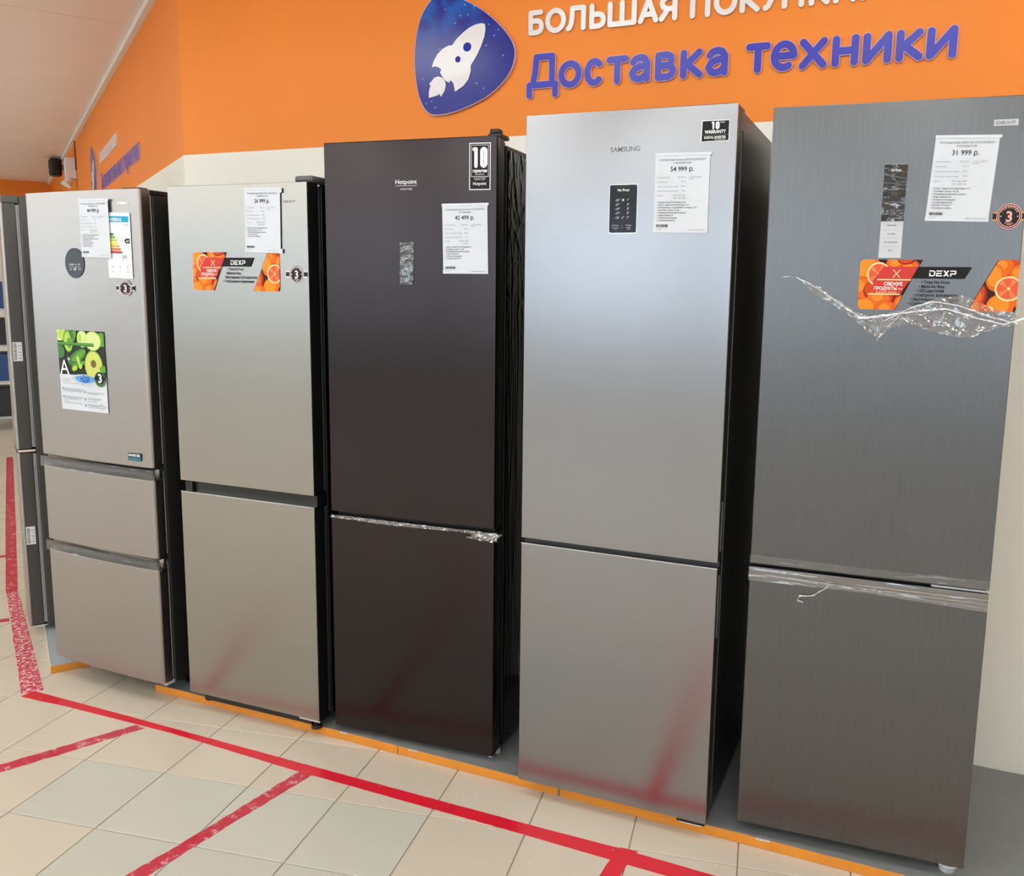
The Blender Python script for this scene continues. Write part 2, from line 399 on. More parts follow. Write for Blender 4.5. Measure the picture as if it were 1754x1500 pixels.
for i in range(-50, 20):
    for j in range(-29, 30):
        x = TOX + (i + 0.5) * TS; y = TOY + (j + 0.5) * TS
        if not in_front(x, y) or x < -16 or y > 9: continue
        k = 'g' if (i, j) in GREY else 'b'
        dist = math.hypot(x - 0.51, y + 2.54)
        if seen(x, y) and dist < 8.5:
            o = bpy.data.objects.new('tile', TM[k]); COL.objects.link(o); o.location = (x, y, 0); o.parent = floor; ncell += 1
        else: rest[k].append((x, y))
mb = MB()
for k, m in (('b', 'tile_beige'), ('g', 'tile_grey')):
    h = TS / 2 - 0.0016
    for x, y in rest[k]:
        mb.add([(x - h, y - h, -0.004), (x + h, y - h, -0.004), (x + h, y + h, -0.004), (x - h, y + h, -0.004), (x - h, y - h, 0), (x + h, y - h, 0), (x + h, y + h, 0), (x - h, y + h, 0)],
               [(4, 5, 6, 7), (0, 1, 5, 4), (1, 2, 6, 5), (2, 3, 7, 6), (3, 0, 4, 7)], m)
o = mb.obj('more_tiles', floor); o['kind'] = 'stuff'

# skirting right of the platform
mb = MB(); a = CORNER + U1 * 3.512; b = RIGHT_END
mb.prism_z([(p.x, p.y) for p in (a + N1 * 0.012, b + N1 * 0.012, b, a)], 0, 0.075, 'tile_beige')
structure(mb.obj('baseboard_back'))

# ceiling lamps (the room's real light): square panels in rows
def lamp(x, y, label):
    r = empty('ceiling_light', (x, y, ZC)); tag(r, label, 'ceiling light', 'ceiling lamps over the shop floor')
    m = MB(); s = 0.30
    for a in ((-s, s, -s, -s + 0.02), (-s, s, s - 0.02, s), (-s, -s + 0.02, -s + 0.02, s - 0.02), (s - 0.02, s, -s + 0.02, s - 0.02)):
        m.box(a[0], a[1], a[2], a[3], -0.02, -0.0005, 'lamp_frame')
    m.obj('lamp_frame', r)
    m = MB(); m.box(-s + 0.02, s - 0.02, -s + 0.02, s - 0.02, -0.085, -0.012, 'lamp_diffuser'); m.obj('diffuser', r)
LL = 'square white ceiling lamp panel lighting the shop, above the frame'
for yy in (-0.7, -2.95, -5.2, -7.45):
    for k in range(-11, 4):
        xx = -0.70 + 1.35 * k
        if yy > -1 and xx > 3.2: continue
        lamp(xx, yy, LL)
for xx, yy in ((-6.1, 1.5), (-7.45, 1.5), (-8.8, 1.5), (-8.8, 3.75), (-10.1, 3.75), (-10.1, 1.5)):
    lamp(xx, yy, LL)

# ------------------------------------------------------------------ platforms
def plat_pt(s, d):            # s along the main wall from the corner, d out from it
    return CORNER + U1 * s + N1 * d
DEP = 0.700
S0, S1 = 0.452, 3.505
pl = empty('display_platform', (plat_pt(S0, DEP).x, plat_pt(S0, DEP).y, 0)); tag(pl, 'long low grey platform with orange edge under the row of refrigerators', 'platform')
inv = pl.matrix_basis.inverted()
def rel(o, parent):           # parent keeping the coordinates that were given in world space
    o.parent = parent; o.location = o.location - parent.location; return o
mb = MB(); q = [plat_pt(S0, DEP - 0.004), plat_pt(S1 - 0.004, DEP - 0.004), plat_pt(S1 - 0.004, 0.001), plat_pt(S0, 0.001)]
mb.prism_z([(p.x, p.y) for p in q], 0.0005, P0, 'deck_grey'); rel(mb.obj('deck', bevel=0.0015, seg=1), pl)
def strip(parent, p, q, nrm, th, z0, z1, m='edge_orange', nm='edge_strip'):
    b = MB(); p, q, nrm = Vector(p), Vector(q), Vector(nrm)
    pts = [p + nrm * th, q + nrm * th, q, p]
    pp = [(v.x, v.y) for v in pts]
    ar = sum(pp[i][0] * pp[(i + 1) % 4][1] - pp[(i + 1) % 4][0] * pp[i][1] for i in range(4))
    b.prism_z(pp if ar > 0 else pp[::-1], z0, z1, m); return rel(b.obj(nm, bevel=0.001, seg=1), parent)
cuts = [S0, 1.557, 2.152, S1]
for k in range(3):
    strip(pl, plat_pt(cuts[k] + 0.001, DEP - 0.004), plat_pt(cuts[k + 1] - (0.006 if k == 1 else 0.002), DEP - 0.004), N1, 0.004, 0.0005, P0 - 0.0003)
strip(pl, plat_pt(S1 - 0.004, 0.002), plat_pt(S1 - 0.004, DEP), U1, 0.004, 0.0005, P0 - 0.0003)
# chipped spots of the orange edge
mb = MB()
for s_, wd in ((1.32, 0.03), (1.60, 0.035), (0.93, 0.03), (2.76, 0.04), (2.05, 0.03)):
    p = plat_pt(s_, DEP + 0.0004)
    for k in range(4):
        a = plat_pt(s_ + k * wd / 4, DEP + 0.0006); b_ = plat_pt(s_ + (k + 0.9) * wd / 4, DEP + 0.0006)
        hh = random.uniform(0.004, 0.008)
        mb.add([(a.x, a.y, P0 - hh), (b_.x, b_.y, P0 - hh * 0.6), (b_.x, b_.y, P0 + 0.0012), (a.x, a.y, P0 + 0.0012)], [(0, 1, 2, 3)], 'print_grey')
rel(mb.obj('chipped_paint'), pl)['kind'] = 'stuff'

def lp(t, d): return CORNER + D2 * t + N2 * d
pl2 = empty('display_platform', (lp(-0.387, 0.655).x, lp(-0.387, 0.655).y, 0)); tag(pl2, 'low grey platform, coloured as brightly lit, at the left wall under the leftmost refrigerators', 'platform')
mb = MB(); q = [lp(-0.387, 0.651), lp(3.0, 0.651), lp(3.0, 0.002), lp(0.0, 0.002), CORNER + U1 * 0.44 + N1 * 0.003]
pp = [(v.x, v.y) for v in q]
ar = sum(pp[i][0] * pp[(i + 1) % 5][1] - pp[(i + 1) % 5][0] * pp[i][1] for i in range(5))
mb.prism_z(pp if ar > 0 else pp[::-1], 0.0005, P0, 'deck_grey_lit'); rel(mb.obj('deck', bevel=0.0015, seg=1), pl2)
strip(pl2, lp(-0.387, 0.655), lp(-0.387, 0.02), -D2, 0.004, 0.0005, P0 - 0.0003)
strip(pl2, lp(-0.387, 0.651), lp(3.0, 0.651), N2, 0.004, 0.0005, P0 - 0.0003, 'tile_beige', 'edge_strip')

# ------------------------------------------------------------------ floor tape
def tape(pts, m, label, z=0.0008, jag=0.0):
    cx = sum(p[0] for p in pts) / len(pts); cy = sum(p[1] for p in pts) / len(pts)
    P = []
    for k in range(len(pts)):
        a = Vector(pts[k]); b = Vector(pts[(k + 1) % len(pts)]); L = (b - a).length; n = max(1, int(L / 0.02)) if jag else 1
        nn = Vector((-(b - a).y, (b - a).x)).normalized() if L else Vector((0, 0))
        for i in range(n):
            p = a.lerp(b, i / n)
            if jag and 0 < i: p = p + nn * random.uniform(-jag, jag)
            P.append((p.x, p.y))
    ar = sum(P[i][0] * P[(i + 1) % len(P)][1] - P[(i + 1) % len(P)][0] * P[i][1] for i in range(len(P)))
    if ar < 0: P = P[::-1]
    b = MB(); b.prism_z(P, 0.0001, z, m)
    o = b.obj('floor_tape', origin=(cx, cy, 0)); tag(o, label, 'floor tape', 'red tape lines on the floor tiles')
tape([(-2.16, 0.088), (-2.17, 0.036), (-1.93, 0.014), (-1.447, -0.053), (-0.916, -0.155), (-0.087, -0.293), (0.331, -0.368), (1.6, -0.60), (1.6, -0.545), (0.458, -0.334), (0.189, -0.284), (-0.101, -0.241), (-0.943, -0.107), (-1.607, 0.001)], 'tape_red', 'long bright red floor tape running along the front of the platform', 0.0008, 0.0006)
tape([(-2.185, 0.055), (-3.155, 0.946), (-3.108, 0.972), (-2.13, 0.105)], 'tape_flaked', 'flaked red floor tape going left from the corner of the long tape', 0.0010, 0.0015)
tape([(-3.158, 0.944), (-4.24, 2.009), (-6.05, 3.804), (-6.005, 3.830), (-4.185, 2.035), (-3.108, 0.968)], 'tape_worn', 'far red floor tape running on past the leftmost refrigerator', 0.0008, 0.001)
tape([(-1.604, -0.035), (-1.752, -0.245), (-2.15, -0.80), (-2.10, -0.83), (-1.70, -0.262), (-1.556, -0.048)], 'tape_worn', 'worn red tape branch in front of the small silver refrigerator', 0.0007, 0.0022)
tape([(-0.885, -0.145), (-0.993, -0.51), (-1.07, -0.73), (-1.4, -1.75), (-1.35, -1.77), (-1.02, -0.74), (-0.94, -0.48), (-0.832, -0.155)], 'tape_worn', 'scuffed red tape branch in front of the black refrigerator', 0.0007, 0.0022)
tape([(0.19, -0.28), (0.165, -0.36), (-0.12, -1.75), (-0.065, -1.76), (0.215, -0.365), (0.24, -0.285)], 'tape_red', 'red tape branch in front of the tall silver refrigerator, at the bottom edge', 0.0010, 0.0008)
tape([(-3.3, 0.33), (-2.862, 0.672), (-2.83, 0.64), (-3.27, 0.295)], 'tape_worn', 'short faded red tape stub at the left edge, nearer of the two', 0.0007, 0.001)
tape([(-4.1, 1.10), (-3.672, 1.462), (-3.645, 1.425), (-4.07, 1.065)], 'tape_worn', 'short faded red tape stub at the left edge, farther of the two', 0.0007, 0.001)

# dust flecks and small scraps on the tiles: nobody could count them
mb = MB()
for k in range(110):
    x = random.uniform(-2.3, 1.2); y = -0.13 - 0.171 * x - abs(random.gauss(0.0, 0.16)) - 0.03
    s = random.uniform(0.0008, 0.0026); a = random.uniform(0, 6.28)
    mb.add([(x + s * math.cos(a + t) * random.uniform(0.6, 1.3), y + s * math.sin(a + t) * random.uniform(0.6, 1.3), 0.0012) for t in (0, 1.3, 2.6, 4.0, 5.2)], [(0, 1, 2, 3, 4)], 'fleck')
o = mb.obj('floor_dust'); tag(o, 'tiny white flecks of dirt scattered on the floor tiles', 'dirt', kind='stuff')

# ------------------------------------------------------------------ rounded stroke letters for the wall signs
def arc(cx, cy, rx, ry, a0, a1, n=14):
    return [(cx + rx * math.cos(math.radians(a0 + (a1 - a0) * i / n)), cy + ry * math.sin(math.radians(a0 + (a1 - a0) * i / n))) for i in range(n + 1)]
_O = [arc(0.5, 0.5, 0.5, 0.5, 0, 360, 24)]
_SOFT = [(0, 1), (0, 0), (0.6, 0), (0.86, 0.06), (0.98, 0.2), (0.98, 0.38), (0.86, 0.52), (0.6, 0.58), (0, 0.58)]
_L = [[(0, 0.02), (0.1, 0.06), (0.2, 0.25), (0.25, 0.6), (0.27, 1), (1, 1), (1, 0)]]
_YA = [[(1, 0), (1, 1), (0.4, 1), (0.12, 0.92), (0.02, 0.75), (0.12, 0.56), (0.4, 0.46), (1, 0.46)], [(0.5, 0.46), (0, 0)]]
_A = [[(0, 0), (0.5, 1), (1, 0)], [(0.18, 0.3), (0.82, 0.3)]]
GL = {
    'Д': [[(0, 0), (0, 0.27), (1, 0.27), (1, 0)], [(0.13, 0.27), (0.22, 0.6), (0.27, 1), (0.87, 1), (0.87, 0.27)]],
    'о': _O, 'О': _O, 'с': [arc(0.52, 0.5, 0.52, 0.5, 48, 312, 20)], 'т': [[(0, 1), (1, 1)], [(0.5, 1), (0.5, 0)]],
    'а': [[(0.08, 0.80), (0.22, 0.94), (0.5, 1), (0.78, 0.93), (0.92, 0.72), (0.92, 0)], [(0.92, 0.60), (0.5, 0.58), (0.18, 0.48), (0.03, 0.27), (0.15, 0.07), (0.42, 0), (0.7, 0.07), (0.92, 0.26)]],
    'в': [[(0.6, 0.53), (0, 0.53), (0, 1), (0.6, 1), (0.82, 0.93), (0.86, 0.76), (0.8, 0.6), (0.6, 0.53), (0.88, 0.46), (1, 0.27), (0.9, 0.08), (0.65, 0), (0, 0), (0, 0.53)]],
    'к': [[(0, 0), (0, 1)], [(0.95, 1), (0.22, 0.5), (1, 0)], [(0, 0.5), (0.22, 0.5)]], 'К': [[(0, 0), (0, 1)], [(0.95, 1), (0.22, 0.5), (1, 0)], [(0, 0.5), (0.22, 0.5)]],
    'е': [[(0.03, 0.5), (1, 0.5)] + arc(0.5, 0.5, 0.5, 0.5, 0, 300, 22)[1:]], 'х': [[(0, 0), (1, 1)], [(0, 1), (1, 0)]],
    'н': [[(0, 0), (0, 1)], [(1, 0), (1, 1)], [(0, 0.5), (1, 0.5)]], 'и': [[(0, 1), (0, 0), (1, 1), (1, 0)]],
    'п': [[(0, 0), (0, 1), (1, 1), (1, 0)]], 'П': [[(0, 0), (0, 1), (1, 1), (1, 0)]], 'л': _L, 'Л': _L, 'ь': [_SOFT], 'Ь': [_SOFT], 'я': _YA, 'Я': _YA,
    'г': [[(0, 0), (0, 1), (1, 1)]], 'р': [[(0, 1), (0, -0.5)], [(0, 0.72), (0.2, 0.95), (0.5, 1), (0.82, 0.88), (1, 0.5), (0.82, 0.12), (0.5, 0), (0.2, 0.05), (0, 0.28)]],
    'Б': [[(0.92, 1), (0, 1), (0, 0), (0.6, 0), (0.86, 0.06), (0.98, 0.2), (0.98, 0.38), (0.86, 0.52), (0.6, 0.58), (0, 0.58)]],
    'Ш': [[(0, 1), (0, 0), (1, 0), (1, 1)], [(0.5, 0), (0.5, 1)]], 'А': _A,
    'У': [[(0, 1), (0.5, 0.4)], [(1, 1), (0.46, 0.27), (0.32, 0.08), (0.12, 0)]], '!': [[(0.5, 1), (0.5, 0.33)], [(0.5, 0), (0.5, 0.001)]],
}
def strokes(mb, lines, r, y0, y1, m, cap=14):
    for L in lines:
        for i, p in enumerate(L):
            y0 -= 0.00002                       # each piece a hair further out, so that no two faces coincide
            mb.slab(ell(p[0], p[1], r, r, cap), y0, y1, m)
            if i + 1 < len(L):
                q_ = L[i + 1]; d = Vector((q_[0] - p[0], q_[1] - p[1]))
                if d.length < 1e-6: continue
                nrm = Vector((-d.y, d.x)).normalized() * r
                y0 -= 0.00002
                mb.slab([(p[0] - nrm.x, p[1] - nrm.y), (q_[0] - nrm.x, q_[1] - nrm.y), (q_[0] + nrm.x, q_[1] + nrm.y), (p[0] + nrm.x, p[1] + nrm.y)], y0, y1, m)
def letter(ch, parent, x0, x1, z0, z1, r, m, edge=None, front=-0.009):
    b = MB(); lines = [[(x0 + r + px * (x1 - x0 - 2 * r), z0 + r + pz * (z1 - z0 - 2 * r)) for px, pz in L] for L in GL[ch]]
    if edge:
        strokes(b, lines, r + 0.0022, front + 0.0012, -0.0006, edge)
        strokes(b, lines, r, front, front + 0.002, m)
    else:
        strokes(b, lines, r, front, -0.0006, m)
    return b.obj('letter', parent)

def frame_on_wall(origin, zrot): return (origin, zrot)
BLUE = [('Д', 1.684, 1.81), ('о', 1.811, 1.901), ('с', 1.911, 1.985), ('т', 1.994, 2.076), ('а', 2.077, 2.16), ('в', 2.173, 2.249), ('к', 2.262, 2.341), ('а', 2.348, 2.431), ('т', 2.485, 2.565), ('е', 2.567, 2.652), ('х', 2.658, 2.745), ('н', 2.76, 2.841), ('и', 2.853, 2.939), ('к', 2.951, 3.031), ('и', 3.039, 3.125)]
WHITE = [('Б', 1.689, 1.75), ('О', 1.756, 1.836), ('Л', 1.836, 1.912), ('Ь', 1.926, 1.988), ('Ш', 1.994, 2.1), ('А', 2.106, 2.179), ('Я', 2.181, 2.245), ('П', 2.289, 2.358), ('О', 2.37, 2.449), ('К', 2.457, 2.523), ('У', 2.527, 2.588), ('П', 2.593, 2.664), ('К', 2.678, 2.743), ('А', 2.753, 2.823), ('!', 2.831, 2.855)]
def text_sign(origin, rz, items, off, z0, z1, r, m, edge, name, label, zd=None):
    x0 = items[0][1]
    th = empty(name, origin + Vector((math.cos(rz), math.sin(rz), 0)) * (x0 + off) + Vector((0, 0, z0)), rz); tag(th, label, 'lettering')
    for ch, a, b in items:
        lo = z0
        if ch == 'Д': letter(ch, th, a - x0, b - x0, -0.028, z1 - z0 + 0.032, r, m, edge)
        else: letter(ch, th, a - x0, b - x0, 0, z1 - z0, r, m, edge)
    return th
text_sign(CORNER, MAIN_A, BLUE, 0, 2.288, 2.383, 0.0115, 'letter_blue', 'letter_edge', 'wall_lettering', 'blue raised wall letters reading Доставка техники over the refrigerators')
text_sign(CORNER, MAIN_A, WHITE, 0, 2.481, 2.567, 0.0088, 'letter_white', None, 'wall_lettering', 'white raised wall letters cut by the top edge of the picture')
# left wall: the viewer's right is -D2
LROT = math.atan2(-D2.y, -D2.x)
def spaced(s, x0, x1, wmap):
    tot = sum(wmap.get(c, 1.0) for c in s); k = (x1 - x0) / tot; x = x0; r = []
    for c in s:
        wd = wmap.get(c, 1.0) * k
        if c != ' ': r.append((c, x + 0.05 * k, x + wd - 0.08 * k))
        x += wd
    return r
text_sign(CORNER, LROT, spaced('Дополнительная гарантия', -3.43, -1.33, {' ': 0.6, 'Д': 1.3}), 0, 2.270, 2.362, 0.0115, 'letter_blue', 'letter_edge', 'wall_lettering', 'blue raised letters on the receding left wall, steeply foreshortened')
text_sign(CORNER, LROT, spaced('БОЛЬШАЯ ПОКУПКА!', -3.45, -2.34, {' ': 0.6, 'Ш': 1.4, '!': 0.4}), 0, 2.470, 2.553, 0.0085, 'letter_white', None, 'wall_lettering', 'white raised letters on the receding left wall, steeply foreshortened')

EMB = [(1.289, 2.649), (1.246, 2.6), (1.221, 2.535), (1.21, 2.459), (1.212, 2.387), (1.225, 2.313), (1.248, 2.26), (1.277, 2.233), (1.312, 2.227), (1.367, 2.231), (1.435, 2.248), (1.514, 2.277), (1.579, 2.32), (1.621, 2.369), (1.636, 2.423), (1.623, 2.468), (1.587, 2.515), (1.529, 2.567), (1.473, 2.605), (1.414, 2.636), (1.372, 2.656), (1.330, 2.664)]
ROC = [(1.5, 2.541), (1.514, 2.537), (1.517, 2.521), (1.513, 2.494), (1.5, 2.462), (1.481, 2.428), (1.456, 2.396), (1.456, 2.374), (1.446, 2.346), (1.424, 2.323), (1.389, 2.305), (1.386, 2.32), (1.381, 2.338), (1.37, 2.348), (1.362, 2.34), (1.343, 2.35), (1.323, 2.38), (1.329, 2.389), (1.319, 2.398), (1.302, 2.404), (1.287, 2.4), (1.295, 2.423), (1.312, 2.447), (1.336, 2.465), (1.36, 2.474), (1.377, 2.474), (1.394, 2.494), (1.421, 2.514), (1.447, 2.529), (1.473, 2.538)]
FLA = [(1.316, 2.366), (1.333, 2.36), (1.347, 2.342), (1.348, 2.328), (1.343, 2.311), (1.328, 2.292), (1.323, 2.294), (1.324, 2.302), (1.309, 2.296), (1.274, 2.29), (1.274, 2.313), (1.281, 2.335), (1.276, 2.342), (1.285, 2.35), (1.299, 2.363)]
def smooth_loop(P, n=3):
    out = []
    for i in range(len(P)):
        p0, p1, p2, p3 = P[i - 1], P[i], P[(i + 1) % len(P)], P[(i + 2) % len(P)]
        for k in range(n):
            t = k / n
            out.append(tuple(0.5 * (2 * p1[a] + (p2[a] - p0[a]) * t + (2 * p0[a] - 5 * p1[a] + 4 * p2[a] - p3[a]) * t * t + (3 * p1[a] - p0[a] - 3 * p2[a] + p3[a]) * t ** 3) for a in (0, 1)))
    return out
def emblem(origin, rz, off, label):
    c = (1.42, 2.44)
    th = empty('rocket_emblem', origin + Vector((math.cos(rz), math.sin(rz), 0)) * (c[0] + off) + Vector((0, 0, c[1])), rz); tag(th, label, 'wall sign')
    sh = lambda P: [(x - c[0], z - c[1]) for x, z in P]
    out = smooth_loop(sh(EMB)); big = [(x * 1.014, z * 1.014) for x, z in out]
    b = MB(); b.slab(big, -0.012, -0.0006, 'emblem_edge'); b.obj('backing', th)
    b = MB(); b.slab(out, -0.0145, -0.0122, 'emblem_gloss')
    random.seed(3)
    for (x, z) in ((1.345, 2.605), (1.43, 2.613), (1.41, 2.577), (1.442, 2.577), (1.387, 2.553), (1.468, 2.604), (1.53, 2.572), (1.53, 2.535), (1.57, 2.513), (1.553, 2.494), (1.52, 2.461), (1.59, 2.42), (1.245, 2.36), (1.26, 2.27), (1.285, 2.277), (1.30, 2.253), (1.48, 2.33), (1.51, 2.31), (1.32, 2.465)):
        b.flat(ell(x - c[0], z - c[1], 0.0022, 0.003, 8), -0.0148, 'sign_star')
    b.obj('sign_face', th)
    b = MB(); b.slab(sh(ROC), -0.0172, -0.0147, 'letter_white')
    b.flat(ell(1.441 - c[0], 2.462 - c[1], 0.0175, 0.0165), -0.0175, 'sign_blue'); b.flat(ell(1.401 - c[0], 2.421 - c[1], 0.0115, 0.0115), -0.0175, 'sign_blue')
    b.obj('rocket', th)
    b = MB(); b.slab(sh(FLA), -0.0172, -0.0147, 'letter_white'); b.obj('flame', th)
emblem(CORNER, MAIN_A, 0, 'round-cornered dark blue sign with white rocket above the black refrigerator')
emblem(CORNER, LROT, -5.35, 'blue rocket sign on the receding left wall, seen nearly edge-on')

# loudspeaker and emergency lamp high on the left wall, far back
t = empty('loudspeaker', CORNER + D2 * 7.3 + Vector((0, 0, 2.845)), LROT); tag(t, 'black wall loudspeaker under the ceiling of the left wall', 'loudspeaker')
mb = MB(); mb.prism_z([(-0.08, -0.15), (0.08, -0.15), (0.09, -0.12), (0.09, -0.06), (0.06, -0.03), (-0.06, -0.03), (-0.09, -0.06), (-0.09, -0.12)], -0.10, 0.09, 'speaker_black'); mb.obj('cabinet', t, bevel=0.02)
mb = MB(); mb.cyl((0, -0.1505, 0.02), (0, -1, 0), 0.055, 0.05, 0.006, 'plastic_black', 20); mb.cyl((0, -0.1505, -0.06), (0, -1, 0), 0.025, 0.02, 0.006, 'plastic_black', 16); mb.obj('driver', t)
mb = MB(); mb.box(-0.03, 0.03, -0.035, -0.001, -0.03, 0.03, 'plastic_light'); mb.box(-0.012, 0.012, -0.10, -0.001, 0.0905, 0.108, 'plastic_light'); mb.obj('bracket', t)
t = empty('emergency_light', CORNER + D2 * 5.75 + Vector((0, 0, 2.60)), LROT); tag(t, 'white emergency light with clear lamp head on the left wall', 'emergency light')
mb = MB(); mb.box(-0.08, 0.08, -0.10, -0.001, -0.03, 0.17, 'box_white'); mb.obj('housing', t, bevel=0.008)
for sx in (-0.045, 0.06):
    mb = MB(); mb.cyl((sx, -0.06, -0.035), (0.15 if sx > 0 else -0.1, -0.5, -0.8), 0.028, 0.05, 0.075, 'lamp_glass', 18); mb.obj('lamp_head', t, bevel=0.004)
mb = MB(); mb.cyl((0.09, -0.008, 0.05), (0, 0, 1), 0.006, 0.006, 0.30, 'cable_dark', 8); tag(mb.obj('wall_cable', origin=None), None, None)
o = bpy.data.objects['wall_cable']; o.parent = t; o.name = 'cable'

# ------------------------------------------------------------------ refrigerators
def plan_door(wd, d, r, bulge, n=10, inset=0.0):
    """plan outline of a door: front at y=0 bulging to -bulge, rounded front corners, back at y=d (ccw)"""
    P = []
    x0, x1 = inset, wd - inset
    for k in range(n + 1):                       # left corner, going to the front
        a = math.pi + (math.pi / 2) * k / n if r else 0
        if r: P.append((x0 + r + r * math.cos(a), r + r * math.sin(a)))
    if not r: P.append((x0, 0))
    if bulge:
        for k in range(1, 24):
            x = x0 + r + (x1 - x0 - 2 * r) * k / 24; P.append((x, -ctr_bulge(x, wd, bulge)))
    if r:
        for k in range(n + 1):
            a = 1.5 * math.pi + (math.pi / 2) * k / n; P.append((x1 - r + r * math.cos(a), r + r * math.sin(a)))
    else: P.append((x1, 0))
    if bulge and r:                              # lift the corner points onto the bulged front
        P = [(x, y - (ctr_bulge(max(x0, min(x1, x)), wd, bulge) * (1 - min(1, y / r)) if 0 <= y <= r else 0)) for x, y in P]
    P += [(x1, d), (x0, d)]
    return P

FR = {}
def fridge(key, x, y, yaw, label, group=None):
    f = empty('refrigerator', (x, y, P0), yaw); tag(f, label, 'refrigerator', group); FR[key] = f
    return f
def door(f, name, wd, z0, z1, skin, frame, d=0.07, sk=0.014, r=0.003, bulge=0.0, gap=0.012, gasket='gasket_grey', label=None, bev=0.002):
    mb = MB(); mb.prism_z(plan_door(wd, sk, r, bulge), z0, z1, skin); o = mb.obj(name, f, bevel=bev)
    if label: o['label'] = label
    mb = MB(); mb.box(0.0012, wd - 0.0012, sk + 0.0004, d, z0 + 0.0012, z1 - 0.0012, frame); mb.obj('door_frame', o, bevel=0.002)
    mb = MB(); mb.box(0.008, wd - 0.008, d + 0.0003, d + gap, z0 + 0.008, z1 - 0.008, gasket); mb.obj('gasket', o)
    return o
def body(f, wd, d0, d1, z0, z1, m, bev=0.004):
    mb = MB(); mb.box(0.002, wd - 0.002, d0, d1, z0, z1, m); return mb.obj('body', f, bevel=bev)
def foot(f, x, y, h, m='plastic_black', r=0.018, name='foot'):
    mb = MB(); mb.cyl((x, y, 0.0003), (0, 0, 1), r, r * 0.9, 0.012, m, 18); mb.cyl((x, y, 0.0123), (0, 0, 1), r * 0.55, r * 0.55, max(0.004, h - 0.0123), m, 14)
    return mb.obj(name, f)

# stickers ----------------------------------------------------------
def badge(f, cx, cz, rx, rz, rib, y=-0.0008, yf=None, pink='badge_ring', gold=None):
    mb = MB()
    for sg in (-1, 1):
        x0, x1 = sorted((cx + sg * rx * 0.9, cx + sg * rib))
        mb.flat([(x0, cz - rz * 0.36), (x1, cz - rz * 0.36), (x1 - sg * 0.15 * rx * (1 if sg > 0 else 1), cz), (x1, cz + rz * 0.36), (x0, cz + rz * 0.36)] if sg > 0 else [(x0, cz - rz * 0.36), (x1, cz - rz * 0.36), (x1, cz + rz * 0.36), (x0, cz + rz * 0.36), (x0 + 0.15 * rx, cz)], y, gold or pink, yf)
        mb.flat([(x0 + 0.001, cz - rz * 0.22), (x1 - 0.001, cz - rz * 0.22), (x1 - 0.001, cz + rz * 0.22), (x0 + 0.001, cz + rz * 0.22)], y - 0.0002, 'badge_black', yf)
    mb.flat(ell(cx, cz, rx, rz, 40), y - 0.0004, pink, yf)
    mb.flat(ell(cx, cz, rx * 0.93, rz * 0.93, 40), y - 0.0005, 'badge_black', yf)
    mb.flat(ell(cx, cz, rx * 0.86, rz * 0.86, 40), y - 0.0006, pink, yf)
    mb.flat(ell(cx, cz, rx * 0.79, rz * 0.79, 40), y - 0.0007, 'badge_black', yf)
    I = lambda x, z: (x, -z)
    put_text(mb, '3', I, cx, -(cz - rz * 0.42), rz * 1.15, pink, y - 0.0009, 'c', 0.03, sx=rx / rz, yf=yf)
    # curved words
    for word, a0, a1, rr, up in (('ГАРАНТИЯ', 146, 34, 0.63, True), ('ГОДА', 245, 295, 0.68, False)):
        for k, ch in enumerate(word):
            a = math.radians(a0 + (a1 - a0) * k / (len(word) - 1)); px, pz = cx + rx * rr * math.cos(a), cz + rz * rr * math.sin(a)
            th = a - math.pi / 2 if up else a + math.pi / 2
            mp = lambda x, z, px=px, pz=pz, th=th: (px + x * math.cos(th) + z * math.sin(th), pz + x * math.sin(th) - z * math.cos(th))
            put_text(mb, ch, mp, 0, 0, rz * 0.2, pink, y - 0.0009, 'c', 0.03, yf=yf)
    mb.flat(ell(cx - rx * 0.66, cz, rx * 0.06, rz * 0.06, 8), y - 0.0009, pink, yf); mb.flat(ell(cx + rx * 0.66, cz, rx * 0.06, rz * 0.06, 8), y - 0.0009, pink, yf)
    o = mb.obj('warranty_badge', f); o['label'] = 'round black and silver badge with the number 3'; return o

def dexp(mb, x0, x1, z0, z1, m, y):
    """squared wide letters D E X P"""
    w4 = (x1 - x0) / 4.0; h = z1 - z0; t = h * 0.2
    cnt = [0]
    def R(a, b, c, d):
        cnt[0] += 1; mb.flat([(a, c), (b, c), (b, d), (a, d)], y - 0.00001 * cnt[0], m)
    g = w4 * 0.86; zc = z0 + h / 2
    a = x0                                                     # D
    R(a, a + t, z0, z1 - h * 0.42); R(a, a + g - t, z1 - t, z1); R(a, a + g - t, z0, z0 + t); R(a + g - t, a + g, z0 + t * 0.6, z1 - t * 0.6)
    a = x0 + w4                                                # E
    R(a, a + g, z1 - t, z1); R(a, a + g * 0.9, zc - t / 2, zc + t / 2); R(a, a + g, z0, z0 + t); R(a, a + t, z0 + t, zc)
    a = x0 + 2 * w4                                            # X
    for s in (1, -1):
        za, zb = (z0, z1) if s > 0 else (z1, z0)
        mb.flat([(a, za), (a + t * 1.4, za), (a + g, zb), (a + g - t * 1.4, zb)], y - 0.00005 * s, m)
    a = x0 + 3 * w4                                            # P
    R(a, a + t, z0, zc); R(a, a + g - t * 0.5, z1 - t, z1); R(a, a + g - t * 0.5, zc - t * 0.9, zc + t * 0.1); R(a + g - t, a + g, zc - t * 0.5, z1 - t * 0.5)

